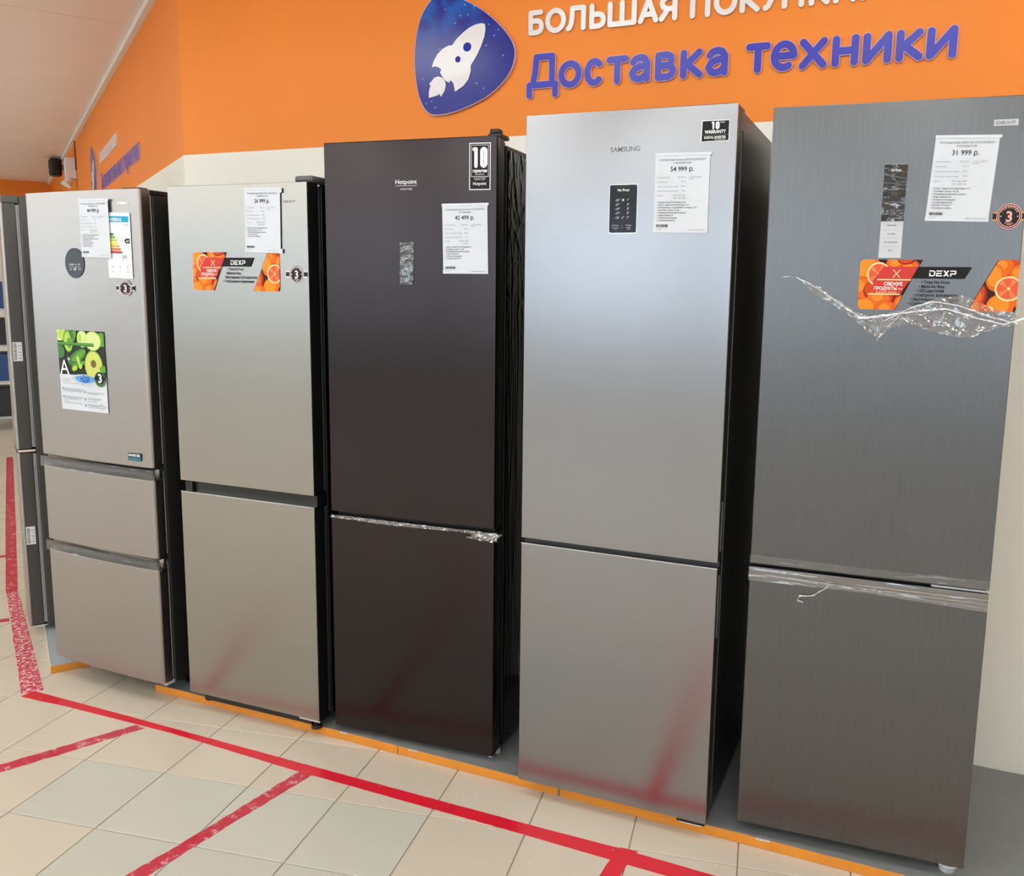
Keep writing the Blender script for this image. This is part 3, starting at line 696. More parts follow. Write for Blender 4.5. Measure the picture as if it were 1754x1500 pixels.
def fruit(mb, reg, y, T, items):
    mb.flat(reg, y, 'gap_dark')
    k = 0
    for kind, cx, cz, rx, rz in items:
        c = T(cx, cz); c2 = T(cx + rx, cz); c3 = T(cx, cz + rz)
        ax, az = abs(c2[0] - c[0]), abs(c3[1] - c[1]); k += 1; yy = y - 0.00012 * k
        def put(s, m, dx=0.0, dz=0.0, e=0.0):
            p = clip(ell(c[0] + dx * ax, c[1] + dz * az, ax * s, az * s, 26), reg)
            if len(p) > 2: mb.flat(p, yy - e, m)
        if kind == 'o': put(1, 'orange_b'); put(0.86, 'orange_a', -0.06, 0.06, 0.00002); put(0.45, 'orange_c', -0.2, 0.2, 0.00004)
        elif kind == 'd': put(1, 'orange_deep'); put(0.85, 'orange_b', -0.08, 0.1, 0.00002)
        elif kind == 'y': put(1, 'orange_a'); put(0.75, 'orange_c', -0.1, 0.1, 0.00002)
        else:
            put(1, 'rind'); put(0.86, 'flesh', 0, 0, 0.00002)
            for q_ in range(9):
                a0 = q_ * 40; p = [(c[0], c[1])] + [(c[0] + ax * 0.78 * math.cos(math.radians(a0 + t)), c[1] + az * 0.78 * math.sin(math.radians(a0 + t))) for t in (5, 14, 24, 33)]
                p = clip(p, reg)
                if len(p) > 2: mb.flat(p, yy - 0.00004, 'flesh_b' if q_ % 2 else 'flesh')
            put(0.12, 'rind', 0, 0, 0.00006)

def fresh_sticker(f, TL, TR, BR, BL, features, small):
    """orange advertising sticker; unit coordinates x 0..1, z 0 (top) .. 1"""
    T = lambda x, z: (TL[0] + (TR[0] - TL[0]) * x + (BL[0] - TL[0]) * z, TL[1] + (TR[1] - TL[1]) * x + (BL[1] - TL[1]) * z)
    mb = MB(); y = -0.0006
    L = [T(0.02, 0), T(0.402, 0), T(0.243, 1), T(0.02, 1), T(0, 0.94), T(0, 0.06)]
    Rg = [T(0.872, 0), T(0.985, 0), T(1, 0.06), T(1, 0.94), T(0.985, 1), T(0.705, 1)]
    fruit(mb, L, y, T, [('y', 0.05, 0.2, 0.09, 0.30), ('o', 0.24, 0.10, 0.07, 0.22), ('o', 0.33, 0.22, 0.07, 0.22), ('d', 0.30, -0.02, 0.06, 0.12), ('o', 0.02, 0.58, 0.09, 0.24), ('d', 0.15, 0.62, 0.12, 0.26), ('o', 0.14, 0.78, 0.085, 0.20), ('y', 0.05, 0.98, 0.085, 0.22), ('o', 0.19, 1.0, 0.075, 0.18), ('o', 0.29, 0.9, 0.06, 0.2), ('s', 0.125, 0.29, 0.075, 0.24)])
    fruit(mb, Rg, y, T, [('d', 0.93, 0.02, 0.09, 0.2), ('o', 0.91, 0.14, 0.07, 0.2), ('y', 0.86, 0.34, 0.06, 0.26), ('o', 1.0, 0.28, 0.06, 0.2), ('d', 0.75, 0.68, 0.07, 0.26), ('o', 0.73, 0.72, 0.07, 0.22), ('o', 0.76, 1.0, 0.07, 0.2), ('o', 0.98, 0.75, 0.07, 0.16), ('y', 0.90, 0.90, 0.085, 0.24), ('s', 0.945, 0.55, 0.085, 0.24)])
    y2 = y - 0.0020
    mb.flat([T(0.155, 0.14), T(0.38, 0.14), T(0.27, 0.70), T(0.10, 0.70), T(0.09, 0.42)], y2, 'red_veil')
    W = math.dist(TL, TR); H = math.dist(TL, BL); mp = quad_map(TL, TR, BL, W, H)
    for z in (0.40, 0.69): mb.flat([T(0.12 - (z - 0.4) * 0.2, z - 0.012), T(0.335 - (z - 0.4) * 0.22, z - 0.012), T(0.335 - (z - 0.4) * 0.22, z + 0.012), T(0.12 - (z - 0.4) * 0.2, z + 0.012)], y2 - 0.0002, 'rind')
    mb.flat([T(0.215, 0.2), T(0.222, 0.2), T(0.268, 0.36), T(0.261, 0.36)], y2 - 0.0002, 'rind'); mb.flat([T(0.261, 0.2), T(0.268, 0.2), T(0.222, 0.36), T(0.215, 0.36)], y2 - 0.0003, 'rind')
    put_text(mb, 'СВЕЖИЕ', mp, W * 0.285, H * 0.515, H * 0.095, 'white', y2 - 0.0003, 'r', 0.025, width=W * 0.12)
    put_text(mb, 'ПРОДУКТЫ —', mp, W * 0.285, H * 0.605, H * 0.09, 'white', y2 - 0.0003, 'r', 0.025, width=W * 0.185)
    put_text(mb, 'здоровый завтрак', mp, W * 0.25, H * 0.665, H * 0.05, 'rind', y2 - 0.0003, 'r', 0.0, width=W * 0.14)
    mb.flat([T(0.402, 0), T(0.405, 0), T(0.246, 1), T(0.243, 1)], y2, 'black'); mb.flat([T(0.869, 0), T(0.872, 0), T(0.705, 1), T(0.702, 1)], y2, 'black')
    mb.flat([T(0.377, 0.14), T(0.715, 0.14), T(0.674, 0.37), T(0.34, 0.37)], y2 - 0.0001, 'black')
    c0 = T(0.45, 0.325); c1 = T(0.625, 0.21)
    dexp(mb, c0[0], c1[0], min(c0[1], c1[1]), max(c0[1], c1[1]), 'white', y2 - 0.0003)
    for k, s in enumerate(features):
        zz = 0.47 + (0.105 if small else 0.085) * k
        put_text(mb, '• ' + s, mp, W * (0.405 - 0.016 * k * (1.1 if small else 1)), H * zz, H * (0.095 if small else 0.085), 'black', y2, 'l', 0.02, sx=0.82 if small else 0.9)
    o = mb.obj('advertising_sticker', f); o['label'] = 'clear sticker with printed oranges, black bar and bullet list'
    return o

def fstrokes(mb, lines, r, y, m):
    for L in lines:
        for i, p in enumerate(L):
            y -= 0.00001
            mb.flat(ell(p[0], p[1], r, r, 12), y, m)
            if i + 1 < len(L):
                q_ = L[i + 1]; d = Vector((q_[0] - p[0], q_[1] - p[1])); n_ = Vector((-d.y, d.x)).normalized() * r
                mb.flat([(p[0] - n_.x, p[1] - n_.y), (q_[0] - n_.x, q_[1] - n_.y), (q_[0] + n_.x, q_[1] + n_.y), (p[0] + n_.x, p[1] + n_.y)], y - 0.000005, m)
def ten(mb, x0, x1, z0, z1, r, y, m):
    w_ = x1 - x0; xa = x0 + w_ * 0.26; b0, b1 = x0 + w_ * 0.52 + r, x1 - r; c = (b0 + b1) / 2; q = (b1 - b0) / 2
    fstrokes(mb, [[(x0 + r, z1 - r), (xa - r * 0.2, z1 - r), (xa - r * 0.2, z0 + r)]], r, y, m)
    fstrokes(mb, [arc(c, z1 - r - q, q, q, 0, 180, 10) + arc(c, z0 + r + q, q, q, 180, 360, 10) + [(b1, z1 - r - q)]], r, y, m)
def price_tag(f, TL, TR, BR, BL, title, price, bullets, dims, vals, label, y=-0.002, yf=None, tilt_strip=False, right_tabs=False):
    W, H = 0.150, 0.200
    fm = Matrix.Translation(f.location) @ Matrix.Rotation(f.rotation_euler.z, 4, 'Z')
    cx = (TL[0] + BR[0]) / 2; cz = (TL[1] + BR[1]) / 2
    s = lambda p: (p[0] - cx, p[1] - cz)
    tl, tr, br, bl = s(TL), s(TR), s(BR), s(BL)
    mp = quad_map(tl, tr, bl, W, H)
    mb = MB()
    mb.slab([mp(0, 0), mp(W, 0), mp(W, H), mp(0, H)], -0.0008, 0.0006, 'paper')
    q_ = [mp(-0.001, -0.001), mp(W * 1.03, -0.001), mp(W * 1.03, 0.006), mp(-0.001, 0.006)]; mb.slab(q_, -0.0016, -0.0009, 'paper')
    mb.slab([mp(-0.001, H - 0.009), mp(W * 1.005, H - 0.009), mp(W * 1.005, H + 0.001), mp(-0.001, H + 0.001)], -0.0014, -0.0009, 'paper')
    if right_tabs:
        mb.slab([mp(W - 0.004, -0.001), mp(W + 0.008, -0.001), mp(W + 0.008, 0.014), mp(W - 0.004, 0.014)], -0.0018, -0.0010, 'paper')
        mb.slab([mp(W - 0.006, H - 0.013), mp(W + 0.009, H - 0.013), mp(W + 0.009, H + 0.001), mp(W - 0.006, H + 0.001)], -0.0018, -0.0010, 'paper')
    yt = -0.0018
    put_text(mb, title[0], mp, W / 2, 0.0185, 0.0075, 'ink_soft', yt, 'c', 0.012, width=W * 0.86)
    put_text(mb, title[1], mp, W / 2, 0.0265, 0.0075, 'ink_soft', yt, 'c', 0.012)
    put_text(mb, price, mp, W * 0.5, 0.0455, 0.0168, 'ink', yt, 'c', 0.012)
    names = [('Размораживание', vals[0]), ('Общий объем', vals[1]), ('Объем холодильной камеры', vals[2]), ('Объем морозильной камеры', vals[3])]
    zz = 0.062
    for a, b in names:
        put_text(mb, a, mp, W * 0.05, zz, 0.0042, 'ink_soft', yt, 'l', 0.0); put_text(mb, b, mp, W * 0.575, zz, 0.0058, 'ink_soft', yt, 'r', 0.0)
        mb.flat([mp(W * 0.05, zz + 0.003), mp(W * 0.58, zz + 0.003), mp(W * 0.58, zz + 0.0034), mp(W * 0.05, zz + 0.0034)], yt, 'ink_line')
        zz += 0.0115
    put_text(mb, '1 год, гарантия', mp, W * 0.63, 0.0615, 0.005, 'ink_soft', yt, 'l'); put_text(mb, '36 мес.', mp, W * 0.63, 0.0665, 0.005, 'ink_soft', yt, 'l')
    put_text(mb, 'Размеры', mp, W * 0.05, zz, 0.0042, 'ink_soft', yt, 'l')
    put_text(mb, dims[0], mp, W * 0.575, zz, 0.006, 'ink_soft', yt, 'r', 0.005); put_text(mb, dims[1], mp, W * 0.575, zz + 0.0068, 0.006, 'ink_soft', yt, 'r', 0.005)
    mb.flat([mp(W * 0.05, 0.053), mp(W * 0.95, 0.053), mp(W * 0.95, 0.0534), mp(W * 0.05, 0.0534)], yt, 'ink_line'); mb.flat([mp(W * 0.05, 0.118), mp(W * 0.95, 0.118), mp(W * 0.95, 0.1184), mp(W * 0.05, 0.1184)], yt, 'ink_line')
    for k, b in enumerate(bullets):
        put_text(mb, '• ' + b, mp, W * 0.05, 0.1255 + 0.0066 * k, 0.0060, 'ink', yt, 'l', 0.0)
    x = W * 0.05; rnd = random.Random(len(title[0]))
    while x < W * 0.27:
        b = rnd.choice((0.0005, 0.0009, 0.0014)); mb.flat([mp(x, 0.180), mp(x + b, 0.180), mp(x + b, 0.187), mp(x, 0.187)], yt, 'barcode'); x += b + rnd.choice((0.0005, 0.0008))
    put_text(mb, '4712345', mp, W * 0.05, 0.1945, 0.0045, 'ink_soft', yt, 'l'); put_text(mb, 'Цена указана на дату', mp, W * 0.95, 0.1945, 0.0045, 'ink_soft', yt, 'r')
    o = mb.obj('price_tag'); wp = fm @ Vector((cx, (yf(cx) if yf else 0) + y, cz)); o.location = wp; o.rotation_euler = (0, 0, f.rotation_euler.z)
    tag(o, label, 'price tag', 'paper price tags on the refrigerator doors'); return o

def crumple(name, parent, top, bot, nx, ny, amp, m, y=-0.003, seed=0.0, freq=26, yf=None, kind=1.0, smooth=False):
    """crinkled film between two polylines given in the x-z plane"""
    def along(P, t):
        L = [math.dist(P[i], P[i + 1]) for i in range(len(P) - 1)]; T_ = sum(L) * t
        for i, l in enumerate(L):
            if T_ <= l or i == len(L) - 1:
                k = min(1, T_ / l) if l else 0; return (P[i][0] + (P[i + 1][0] - P[i][0]) * k, P[i][1] + (P[i + 1][1] - P[i][1]) * k)
            T_ -= l
    V = []; Fc = []
    for i in range(nx + 1):
        a = along(top, i / nx); b = along(bot, i / nx)
        for j in range(ny + 1):
            t = j / ny; x = a[0] + (b[0] - a[0]) * t; z = a[1] + (b[1] - a[1]) * t
            n1 = noise.noise(Vector((x * freq + seed, z * freq * kind, seed))); n2 = noise.noise(Vector((x * freq * 2.7, z * freq * 2.7 * kind + seed, 3.1)))
            d = amp * (1 - abs(n1) * 2.2) + amp * 0.5 * n2
            jx = 0.35 * amp * noise.noise(Vector((x * 60, z * 60, seed + 9)))
            V.append((x + jx, (yf(x) if yf else 0) + y - max(-0.4 * amp, d), z + jx))
    for i in range(nx):
        for j in range(ny):
            o = i * (ny + 1) + j; Fc.append((o, o + 1, o + ny + 2, o + ny + 1))
    mb = MB(); mb.add(V, Fc, m); o = mb.obj(name, parent, smooth=smooth); return o

# --- F1: three-door silver refrigerator with curved doors
f1 = fridge('f1', -2.180, 0.226, -0.202, 'warm silver three-door refrigerator with oval display and green vegetable poster')
B1 = 0.010; W1 = 0.599; yf1 = lambda x: -ctr_bulge(x, W1, B1)
def curved_door(name, z0, z1, handle=False):
    mb = MB(); zt = z1 - (0.036 if handle else 0)
    mb.prism_z(plan_door(W1, 0.045, 0.012, B1), z0, zt, 'steel_warm'); o = mb.obj(name, f1, bevel=0.002)
    mb = MB(); mb.box(0.010, W1 - 0.010, 0.0453, 0.056, z0 + 0.008, z1 - 0.008, 'gasket_white'); mb.obj('gasket', o)
    if handle:                                    # scooped grip along the top of the drawer
        mb = MB()
        prof = [(0.0, 0.0), (0.004, 0.003), (0.016, 0.008), (0.020, 0.018), (0.014, 0.028), (0.002, 0.033), (0.0, 0.036)]
        n = 26; V = []; Fc = []
        for i in range(n + 1):
            x = 0.001 + (W1 - 0.002) * i / n
            e = 1.0 if 2 <= i <= n - 2 else (0.45 if i in (1, n - 1) else 0.0)
            for (dy, dz) in prof: V.append((x, yf1(x) + dy * e + (0.008 if i in (0, n) else 0), zt + 0.0005 + dz))
        k = len(prof)
        for i in range(n):
            for j in range(k - 1):
                a = i * k + j; Fc.append((a, a + k, a + k + 1, a + 1))
        mb.add(V, Fc, 'grip_dark'); mb.box(0.002, W1 - 0.002, 0.0215, 0.045, zt + 0.0005, z1, 'steel_warm')
        mb.obj('grip', o, smooth=True)
        crumple('protective_film', o, [(-0.006, z1 + 0.001), (0.15, z1), (0.45, z1), (W1 + 0.003, z1)], [(-0.010, z1 - 0.040), (0.15, z1 - 0.037), (0.45, z1 - 0.038), (W1 + 0.003, z1 - 0.041)], 120, 8, 0.0020, 'film_thin', -0.002, seed=z0 * 9, freq=11, yf=yf1, kind=7.0, smooth=True)
        # film wrapped round the right end of the grip
        V = []; Fc = []
        for i in range(9):
            for j in range(9):
                V.append((W1 + 0.003 + 0.003 * noise.noise(Vector((i * 0.8, j * 0.8, z0))), 0.001 + i * 0.0055, z1 - 0.043 + j * 0.0055))
        for i in range(8):
            for j in range(8): a = i * 9 + j; Fc.append((a, a + 9, a + 10, a + 1))
        mb = MB(); mb.add(V, Fc, 'film_soft'); mb.obj('film_end', o)
    return o
ud = curved_door('upper_door', 0.878, 1.856); ud['label'] = 'tall curved silver upper door'
curved_door('middle_drawer', 0.541, 0.869, True)
curved_door('lower_drawer', 0.059, 0.534, True)
body(f1, W1, 0.057, 0.62, 0.045, 1.838, 'side_charcoal')
mb = MB(); mb.box(0.45, 0.592, 0.030, 0.15, 1.8385, 1.856, 'plastic_black'); mb.box(0.50, 0.585, 0.012, 0.05, 1.8565, 1.861, 'plastic_black'); mb.obj('hinge_cover', f1, bevel=0.003)
mb = MB(); mb.box(0.545, 0.592, 0.02, 0.07, 0.044, 0.0585, 'plastic_light'); mb.obj('hinge_bracket', f1, bevel=0.002)
for xx, yy in ((0.06, 0.18), (0.54, 0.15), (0.06, 0.56), (0.54, 0.56)): foot(f1, xx, yy, 0.046)
mb = MB(); mb.flat(ell(0.269, 1.602, 0.051, 0.0535, 48), -0.0022, 'glass_slate', yf1)
I0 = lambda x, z: (x, -z)
put_text(mb, 'SUPER  ✱  ❄', I0, 0.269, -1.594, 0.0085, 'white', -0.0026, 'c', yf=yf1, width=0.058)
mb.flat([(0.238, 1.588), (0.302, 1.588), (0.302, 1.5888), (0.238, 1.5888)], -0.0026, 'white', yf1)
put_text(mb, '-18', I0, 0.246, -1.5765, 0.009, 'white', -0.0026, 'c', yf=yf1); put_text(mb, '+5°', I0, 0.270, -1.5755, 0.013, 'white', -0.0026, 'c', 0.02, yf=yf1); put_text(mb, 'LOCK', I0, 0.295, -1.5775, 0.007, 'white', -0.0026, 'c', yf=yf1)
o = mb.obj('control_panel', f1); o['label'] = 'dark oval touch display'
# energy label
mb = MB(); TL, TR, BR, BL = (0.442, 1.7775), (0.556, 1.7742), (0.5575, 1.5506), (0.4425, 1.5525)
W, H = 0.11, 0.22; mp = quad_map(TL, TR, BL, W, H)
R4 = lambda x0, x1, z0, z1, m, y=-0.0030: mb.flat([mp(x0, z0), mp(x1, z0), mp(x1, z1), mp(x0, z1)], y, m, yf1)
R4(0, W, 0, H, 'white', -0.0024); R4(0.004, W - 0.004, 0.006, H - 0.006, 'ink_line', -0.0026); R4(0.005, W - 0.005, 0.007, H - 0.007, 'white', -0.0027)
R4(0.007, W - 0.007, 0.012, 0.032, 'energy_blue')
put_text(mb, 'ENERG', mp, 0.012, 0.028, 0.014, 'white', -0.0033, 'l', 0.03, width=0.06, yf=yf1); put_text(mb, 'A2F637', mp, W - 0.008, 0.043, 0.006, 'ink', -0.0033, 'r', yf=yf1)
for k, (m, l) in enumerate((('e1', 0.034), ('e2', 0.041), ('e3', 0.048), ('e4', 0.053), ('e5', 0.058), ('e6', 0.064), ('e7', 0.070))):
    z = 0.069 + k * 0.0100; mb.flat([mp(0.008, z), mp(l - 0.003, z), mp(l, z + 0.0038), mp(l - 0.003, z + 0.0076), mp(0.008, z + 0.0076)], -0.0030, m, yf1)
mb.flat([mp(W - 0.030, 0.094), mp(W - 0.024, 0.086), mp(W - 0.006, 0.086), mp(W - 0.006, 0.102), mp(W - 0.024, 0.102)], -0.0030, 'black', yf1)
put_text(mb, 'A+', mp, W - 0.015, 0.098, 0.011, 'white', -0.0033, 'c', 0.02, yf=yf1)
put_text(mb, '215', mp, 0.078, 0.152, 0.014, 'ink', -0.0033, 'c', 0.015, yf=yf1); put_text(mb, 'кВт·ч/год', mp, 0.078, 0.159, 0.006, 'ink_soft', -0.0033, 'c', yf=yf1)
for x in (0.009, 0.042, 0.075):
    R4(x, x + 0.028, 0.170, 0.204, 'ink_line'); R4(x + 0.0006, x + 0.0274, 0.1706, 0.2034, 'white', -0.0032); R4(x + 0.010, x + 0.017, 0.176, 0.189, 'print_grey', -0.0034)
for x, s in ((0.023, '233 л'), (0.056, '97 л'), (0.089, '39 дБ')): put_text(mb, s, mp, x, 0.200, 0.0065, 'ink', -0.0034, 'c', yf=yf1)
o = mb.obj('energy_label', f1); o['label'] = 'white energy label with coloured efficiency bars'
badge(f1, 0.518, 1.5165, 0.0310, 0.0285, 0.0440, -0.0024, yf1)
# vegetable poster
mb = MB(); TL, TR, BR, BL = (0.147, 1.3595), (0.399, 1.3598), (0.4045, 1.0646), (0.1495, 1.064)
W, H = 0.25, 0.295; mp = quad_map(TL, TR, BL, W, H)
pic = [mp(0, 0), mp(W, 0), mp(W, H * 0.555), mp(0, H * 0.555)]
mb.flat([mp(0, 0), mp(W, 0), mp(W, H), mp(0, H)], -0.0024, 'paper', yf1); mb.flat(pic, -0.0026, 'veg_dark', yf1)
lay = -0.0027
def veg(cx, cz, rx, rz, m, rot=0):
    global lay
    a = math.radians(rot); P = []
    for t in range(26):
        x = rx * math.cos(t * 2 * math.pi / 26); z = rz * math.sin(t * 2 * math.pi / 26); P.append(mp((cx + x * math.cos(a) - z * math.sin(a)) * W, (cz + (x * math.sin(a) + z * math.cos(a)) * 0.85) * H))
    P = clip(P, pic)
    lay -= 0.00005
    if len(P) > 2: mb.flat(P, lay, m, yf1)
for v in ((0.05, 0.05, 0.16, 0.10, 'veg_pale'), (0.10, 0.06, 0.10, 0.07, 'veg_lime'), (0.24, 0.13, 0.11, 0.17, 'veg_green'), (0.24, 0.14, 0.09, 0.14, 'veg_lime'), (0.26, 0.16, 0.05, 0.08, 'veg_green'), (0.36, 0.07, 0.05, 0.10, 'veg_green', 30), (0.32, 0.05, 0.04, 0.08, 'veg_mid', -30),
          (0.55, 0.10, 0.12, 0.13, 'veg_green'), (0.55, 0.10, 0.105, 0.115, 'veg_pale'), (0.50, 0.09, 0.04, 0.06, 'veg_lime'), (0.95, 0.10, 0.12, 0.10, 'veg_green'), (0.77, 0.12, 0.17, 0.14, 'veg_lime'), (0.77, 0.12, 0.155, 0.128, 'veg_pale'),
          (0.05, 0.27, 0.10, 0.10, 'veg_mid'), (0.42, 0.33, 0.22, 0.09, 'veg_mid', -28), (0.45, 0.31, 0.17, 0.05, 'veg_green', -28), (0.76, 0.42, 0.19, 0.22, 'veg_green'), (0.76, 0.43, 0.175, 0.215, 'avocado'), (0.76, 0.40, 0.065, 0.065, 'veg_lime'), (0.76, 0.40, 0.055, 0.055, 'stone'),
          (0.44, 0.37, 0.035, 0.07, 'veg_lime', -15), (0.53, 0.40, 0.06, 0.03, 'veg_green', -20), (0.36, 0.46, 0.08, 0.05, 'veg_green', -25), (0.35, 0.47, 0.055, 0.03, 'veg_lime', -25), (0.48, 0.44, 0.04, 0.04, 'veg_lime'), (0.96, 0.46, 0.08, 0.05, 'veg_green')):
    veg(*v)
Lf = lambda x0, x1, z0, z1, m, y=-0.0046: mb.flat([mp(x0 * W, z0 * H), mp(x1 * W, z0 * H), mp(x1 * W, z1 * H), mp(x0 * W, z1 * H)], y, m, yf1)
Lf(0.0, 0.79, 0.150, 0.190, 'veg_mid'); Lf(0.0, 0.78, 0.158, 0.172, 'veg_green', -0.0047)
put_text(mb, 'A', mp, W * 0.13, H * 0.555, 0.078, 'white', -0.0048, 'c', 0.0, yf=yf1); put_text(mb, '+', mp, W * 0.235, H * 0.40, 0.034, 'white', -0.0048, 'c', 0.0, yf=yf1)
for k, (rx, rz, m) in enumerate(((0.30, 0.085, 'print_grey'), (0.22, 0.06, 'water'), (0.10, 0.05, 'water_dark'))):
    mb.flat([mp(W * (0.56 + rx * math.cos(t * 0.2618)), H * (0.59 + rz * math.sin(t * 0.2618) * (1.0 if math.sin(t * 0.2618) > 0 else 0.6))) for t in range(24)], -0.0028 - k * 0.0004, m, yf1)
for k in range(6):
    a = k * 1.05; mb.flat([mp(W * (0.56 + 0.085 * math.cos(a)), H * (0.585 + 0.045 * math.sin(a))), mp(W * (0.56 + 0.085 * math.cos(a + 0.5)), H * (0.585 + 0.045 * math.sin(a + 0.5))), mp(W * 0.56, H * 0.585)], -0.0040, 'water', yf1)
mb.flat([mp(W * (0.88 + 0.115 * math.cos(t * 0.2618)), H * (0.585 + 0.095 * math.sin(t * 0.2618))) for t in range(24)], -0.0046, 'veg_mid', yf1)
mb.flat([mp(W * (0.88 + 0.085 * math.cos(t * 0.2618)), H * (0.575 + 0.072 * math.sin(t * 0.2618))) for t in range(24)], -0.0048, 'black', yf1); Lf(0.765, 0.995, 0.555, 0.595, 'black', -0.0047)
put_text(mb, '3', mp, W * 0.88, H * 0.625, 0.044, 'white', -0.0050, 'c', 0.03, yf=yf1)
for x0, ls in ((0.05, ((0.61, 0.2), (0.635, 0.2), (0.66, 0.5), (0.73, 0.45), (0.745, 0.47), (0.76, 0.42), (0.83, 0.45), (0.845, 0.4), (0.86, 0.3), (0.91, 0.4))), (0.58, ((0.76, 0.35), (0.775, 0.25), (0.83, 0.3), (0.845, 0.27), (0.87, 0.2), (0.91, 0.3), (0.925, 0.4), (0.945, 0.36)))):
    for z, l in ls: Lf(x0, min(0.97, x0 + l), z, z + 0.005, 'ink_soft', -0.0030)
for x, z in ((0.04, 0.72), (0.04, 0.82), (0.52, 0.745), (0.52, 0.835), (0.52, 0.915)): Lf(x, x + 0.025, z, z + 0.03, 'ink_soft', -0.0030)
for x, z in ((0.1, 0.89), (0.87, 0.915)): mb.flat([mp(W * (x + 0.05 * math.cos(t * 0.4)), H * (z + 0.03 * math.sin(t * 0.4))) for t in range(16)], -0.0029, 'print_grey', yf1)
o = mb.obj('poster_sticker', f1); o['label'] = 'printed poster of green vegetables over white text block'
mb = MB(); mb.flat([(0.487, 0.9265), (0.552, 0.928), (0.550, 0.9005), (0.486, 0.9005)], -0.0024, 'teal_dark', yf1); mb.flat([(0.487, 0.9125), (0.551, 0.9135), (0.550, 0.901), (0.486, 0.901)], -0.0026, 'teal', yf1)
put_text(mb, 'INVERTER', I0, 0.519, -0.9155, 0.0125, 'white', -0.0030, 'c', 0.03, width=0.056, yf=yf1); put_text(mb, 'TECHNOLOGY', I0, 0.518, -0.9045, 0.008, 'sign_star', -0.0030, 'c', 0.0, width=0.056, yf=yf1)
o = mb.obj('inverter_sticker', f1); o['label'] = 'small dark green sticker with white letters'
mb = MB(); put_text(mb, 'Haier', I0, 0.528, -1.804, 0.012, 'chrome', -0.0022, 'c', 0.02, width=0.046, yf=yf1); mb.obj('brand_lettering', f1)

# --- F2: small silver two-door refrigerator, black sides
f2 = fridge('f2', -1.491, 0.119, -0.147, 'shorter silver two-door refrigerator with black sides and an orange fruit sticker')
W2 = 0.577
d_ = door(f2, 'upper_door', W2, 0.8415, 1.862, 'steel_champagne', 'side_black', d=0.058, sk=0.006, gap=0.018, gasket='plastic_grey', r=0.002)
d_ = door(f2, 'lower_door', W2, 0.041, 0.800, 'steel_champagne', 'side_black', d=0.058, sk=0.006, gap=0.018, gasket='plastic_grey', r=0.002)
mb = MB(); mb.box(0.002, W2 - 0.002, 0.020, 0.074, 0.8015, 0.8385, 'side_black'); mb.box(0.04, 0.046, 0.008, 0.0198, 0.803, 0.838, 'plastic_black'); mb.obj('grip_recess', f2, bevel=0.002)
mb = MB(); mb.box(0.0, W2, 0.0, 0.05, 0.8005, 0.8025, 'chrome'); mb.obj('door_lip', f2)
body(f2, W2, 0.078, 0.60, 0.035, 1.858, 'side_black')
mb = MB(); mb.box(0.515, 0.585, 0.018, 0.10, 1.8625, 1.884, 'plastic_grey'); mb.box(0.545, 0.585, 0.10, 0.20, 1.8585, 1.874, 'plastic_grey'); mb.obj('hinge_cover', f2, bevel=0.008)
mb = MB(); mb.box(0.05, 0.53, 0.02, 0.06, 0.012, 0.036, 'plastic_black'); mb.obj('kick_plate', f2)
mb = MB(); mb.box(0.49, 0.578, 0.003, 0.07, 0.034, 0.0405, 'chrome'); mb.obj('hinge_bracket', f2, bevel=0.001)
for xx, yy in ((0.05, 0.05), (0.545, 0.03), (0.05, 0.55), (0.53, 0.55)): foot(f2, xx, yy, 0.036, r=0.02)
fresh_sticker(f2, (0.1016, 1.6417), (0.4648, 1.6419), (0.4604, 1.516), (0.1005, 1.515), ['Total No Frost', 'Multi-Air flow', 'Внутренняя LED-подсветка', 'Электронное управление'], True)
badge(f2, 0.5308, 1.572, 0.028, 0.0305, 0.043)
mb = MB(); dexp(mb, 0.484, 0.532, 1.7985, 1.8055, 'logo_grey', -0.0006); mb.obj('brand_lettering', f2)

# --- F3: black two-door refrigerator
f3 = fridge('f3', -0.877, 0.068, -0.105, 'dark brown-black two-door refrigerator with white lettering and tall control strip')
W3 = 0.599
door(f3, 'upper_door', W3, 0.7880, 1.983, 'steel_black', 'side_brown', d=0.060, sk=0.030, r=0.004, gap=0.020, gasket='plastic_black')
ld3 = door(f3, 'lower_door', W3, 0.021, 0.775, 'steel_black', 'side_brown', d=0.060, sk=0.030, r=0.004, gap=0.020, gasket='plastic_black')
body(f3, W3, 0.082, 0.62, 0.018, 1.968, 'side_black')
mb = MB(); mb.box(0.01, W3 - 0.01, 0.03, 0.08, 0.7755, 0.7875, 'plastic_black'); mb.obj('grip_recess', f3)
mb = MB(); mb.box(0.555, 0.597, 0.030, 0.10, 1.9835, 1.996, 'plastic_black'); mb.box(0.560, 0.590, 0.032, 0.066, 1.996, 2.010, 'plastic_black'); mb.obj('hinge_cover', f3, bevel=0.003)
mb = MB(); mb.box(0.0, W3, 0.002, 0.03, 1.9833, 1.9845, 'plastic_black'); mb.obj('top_trim', f3)
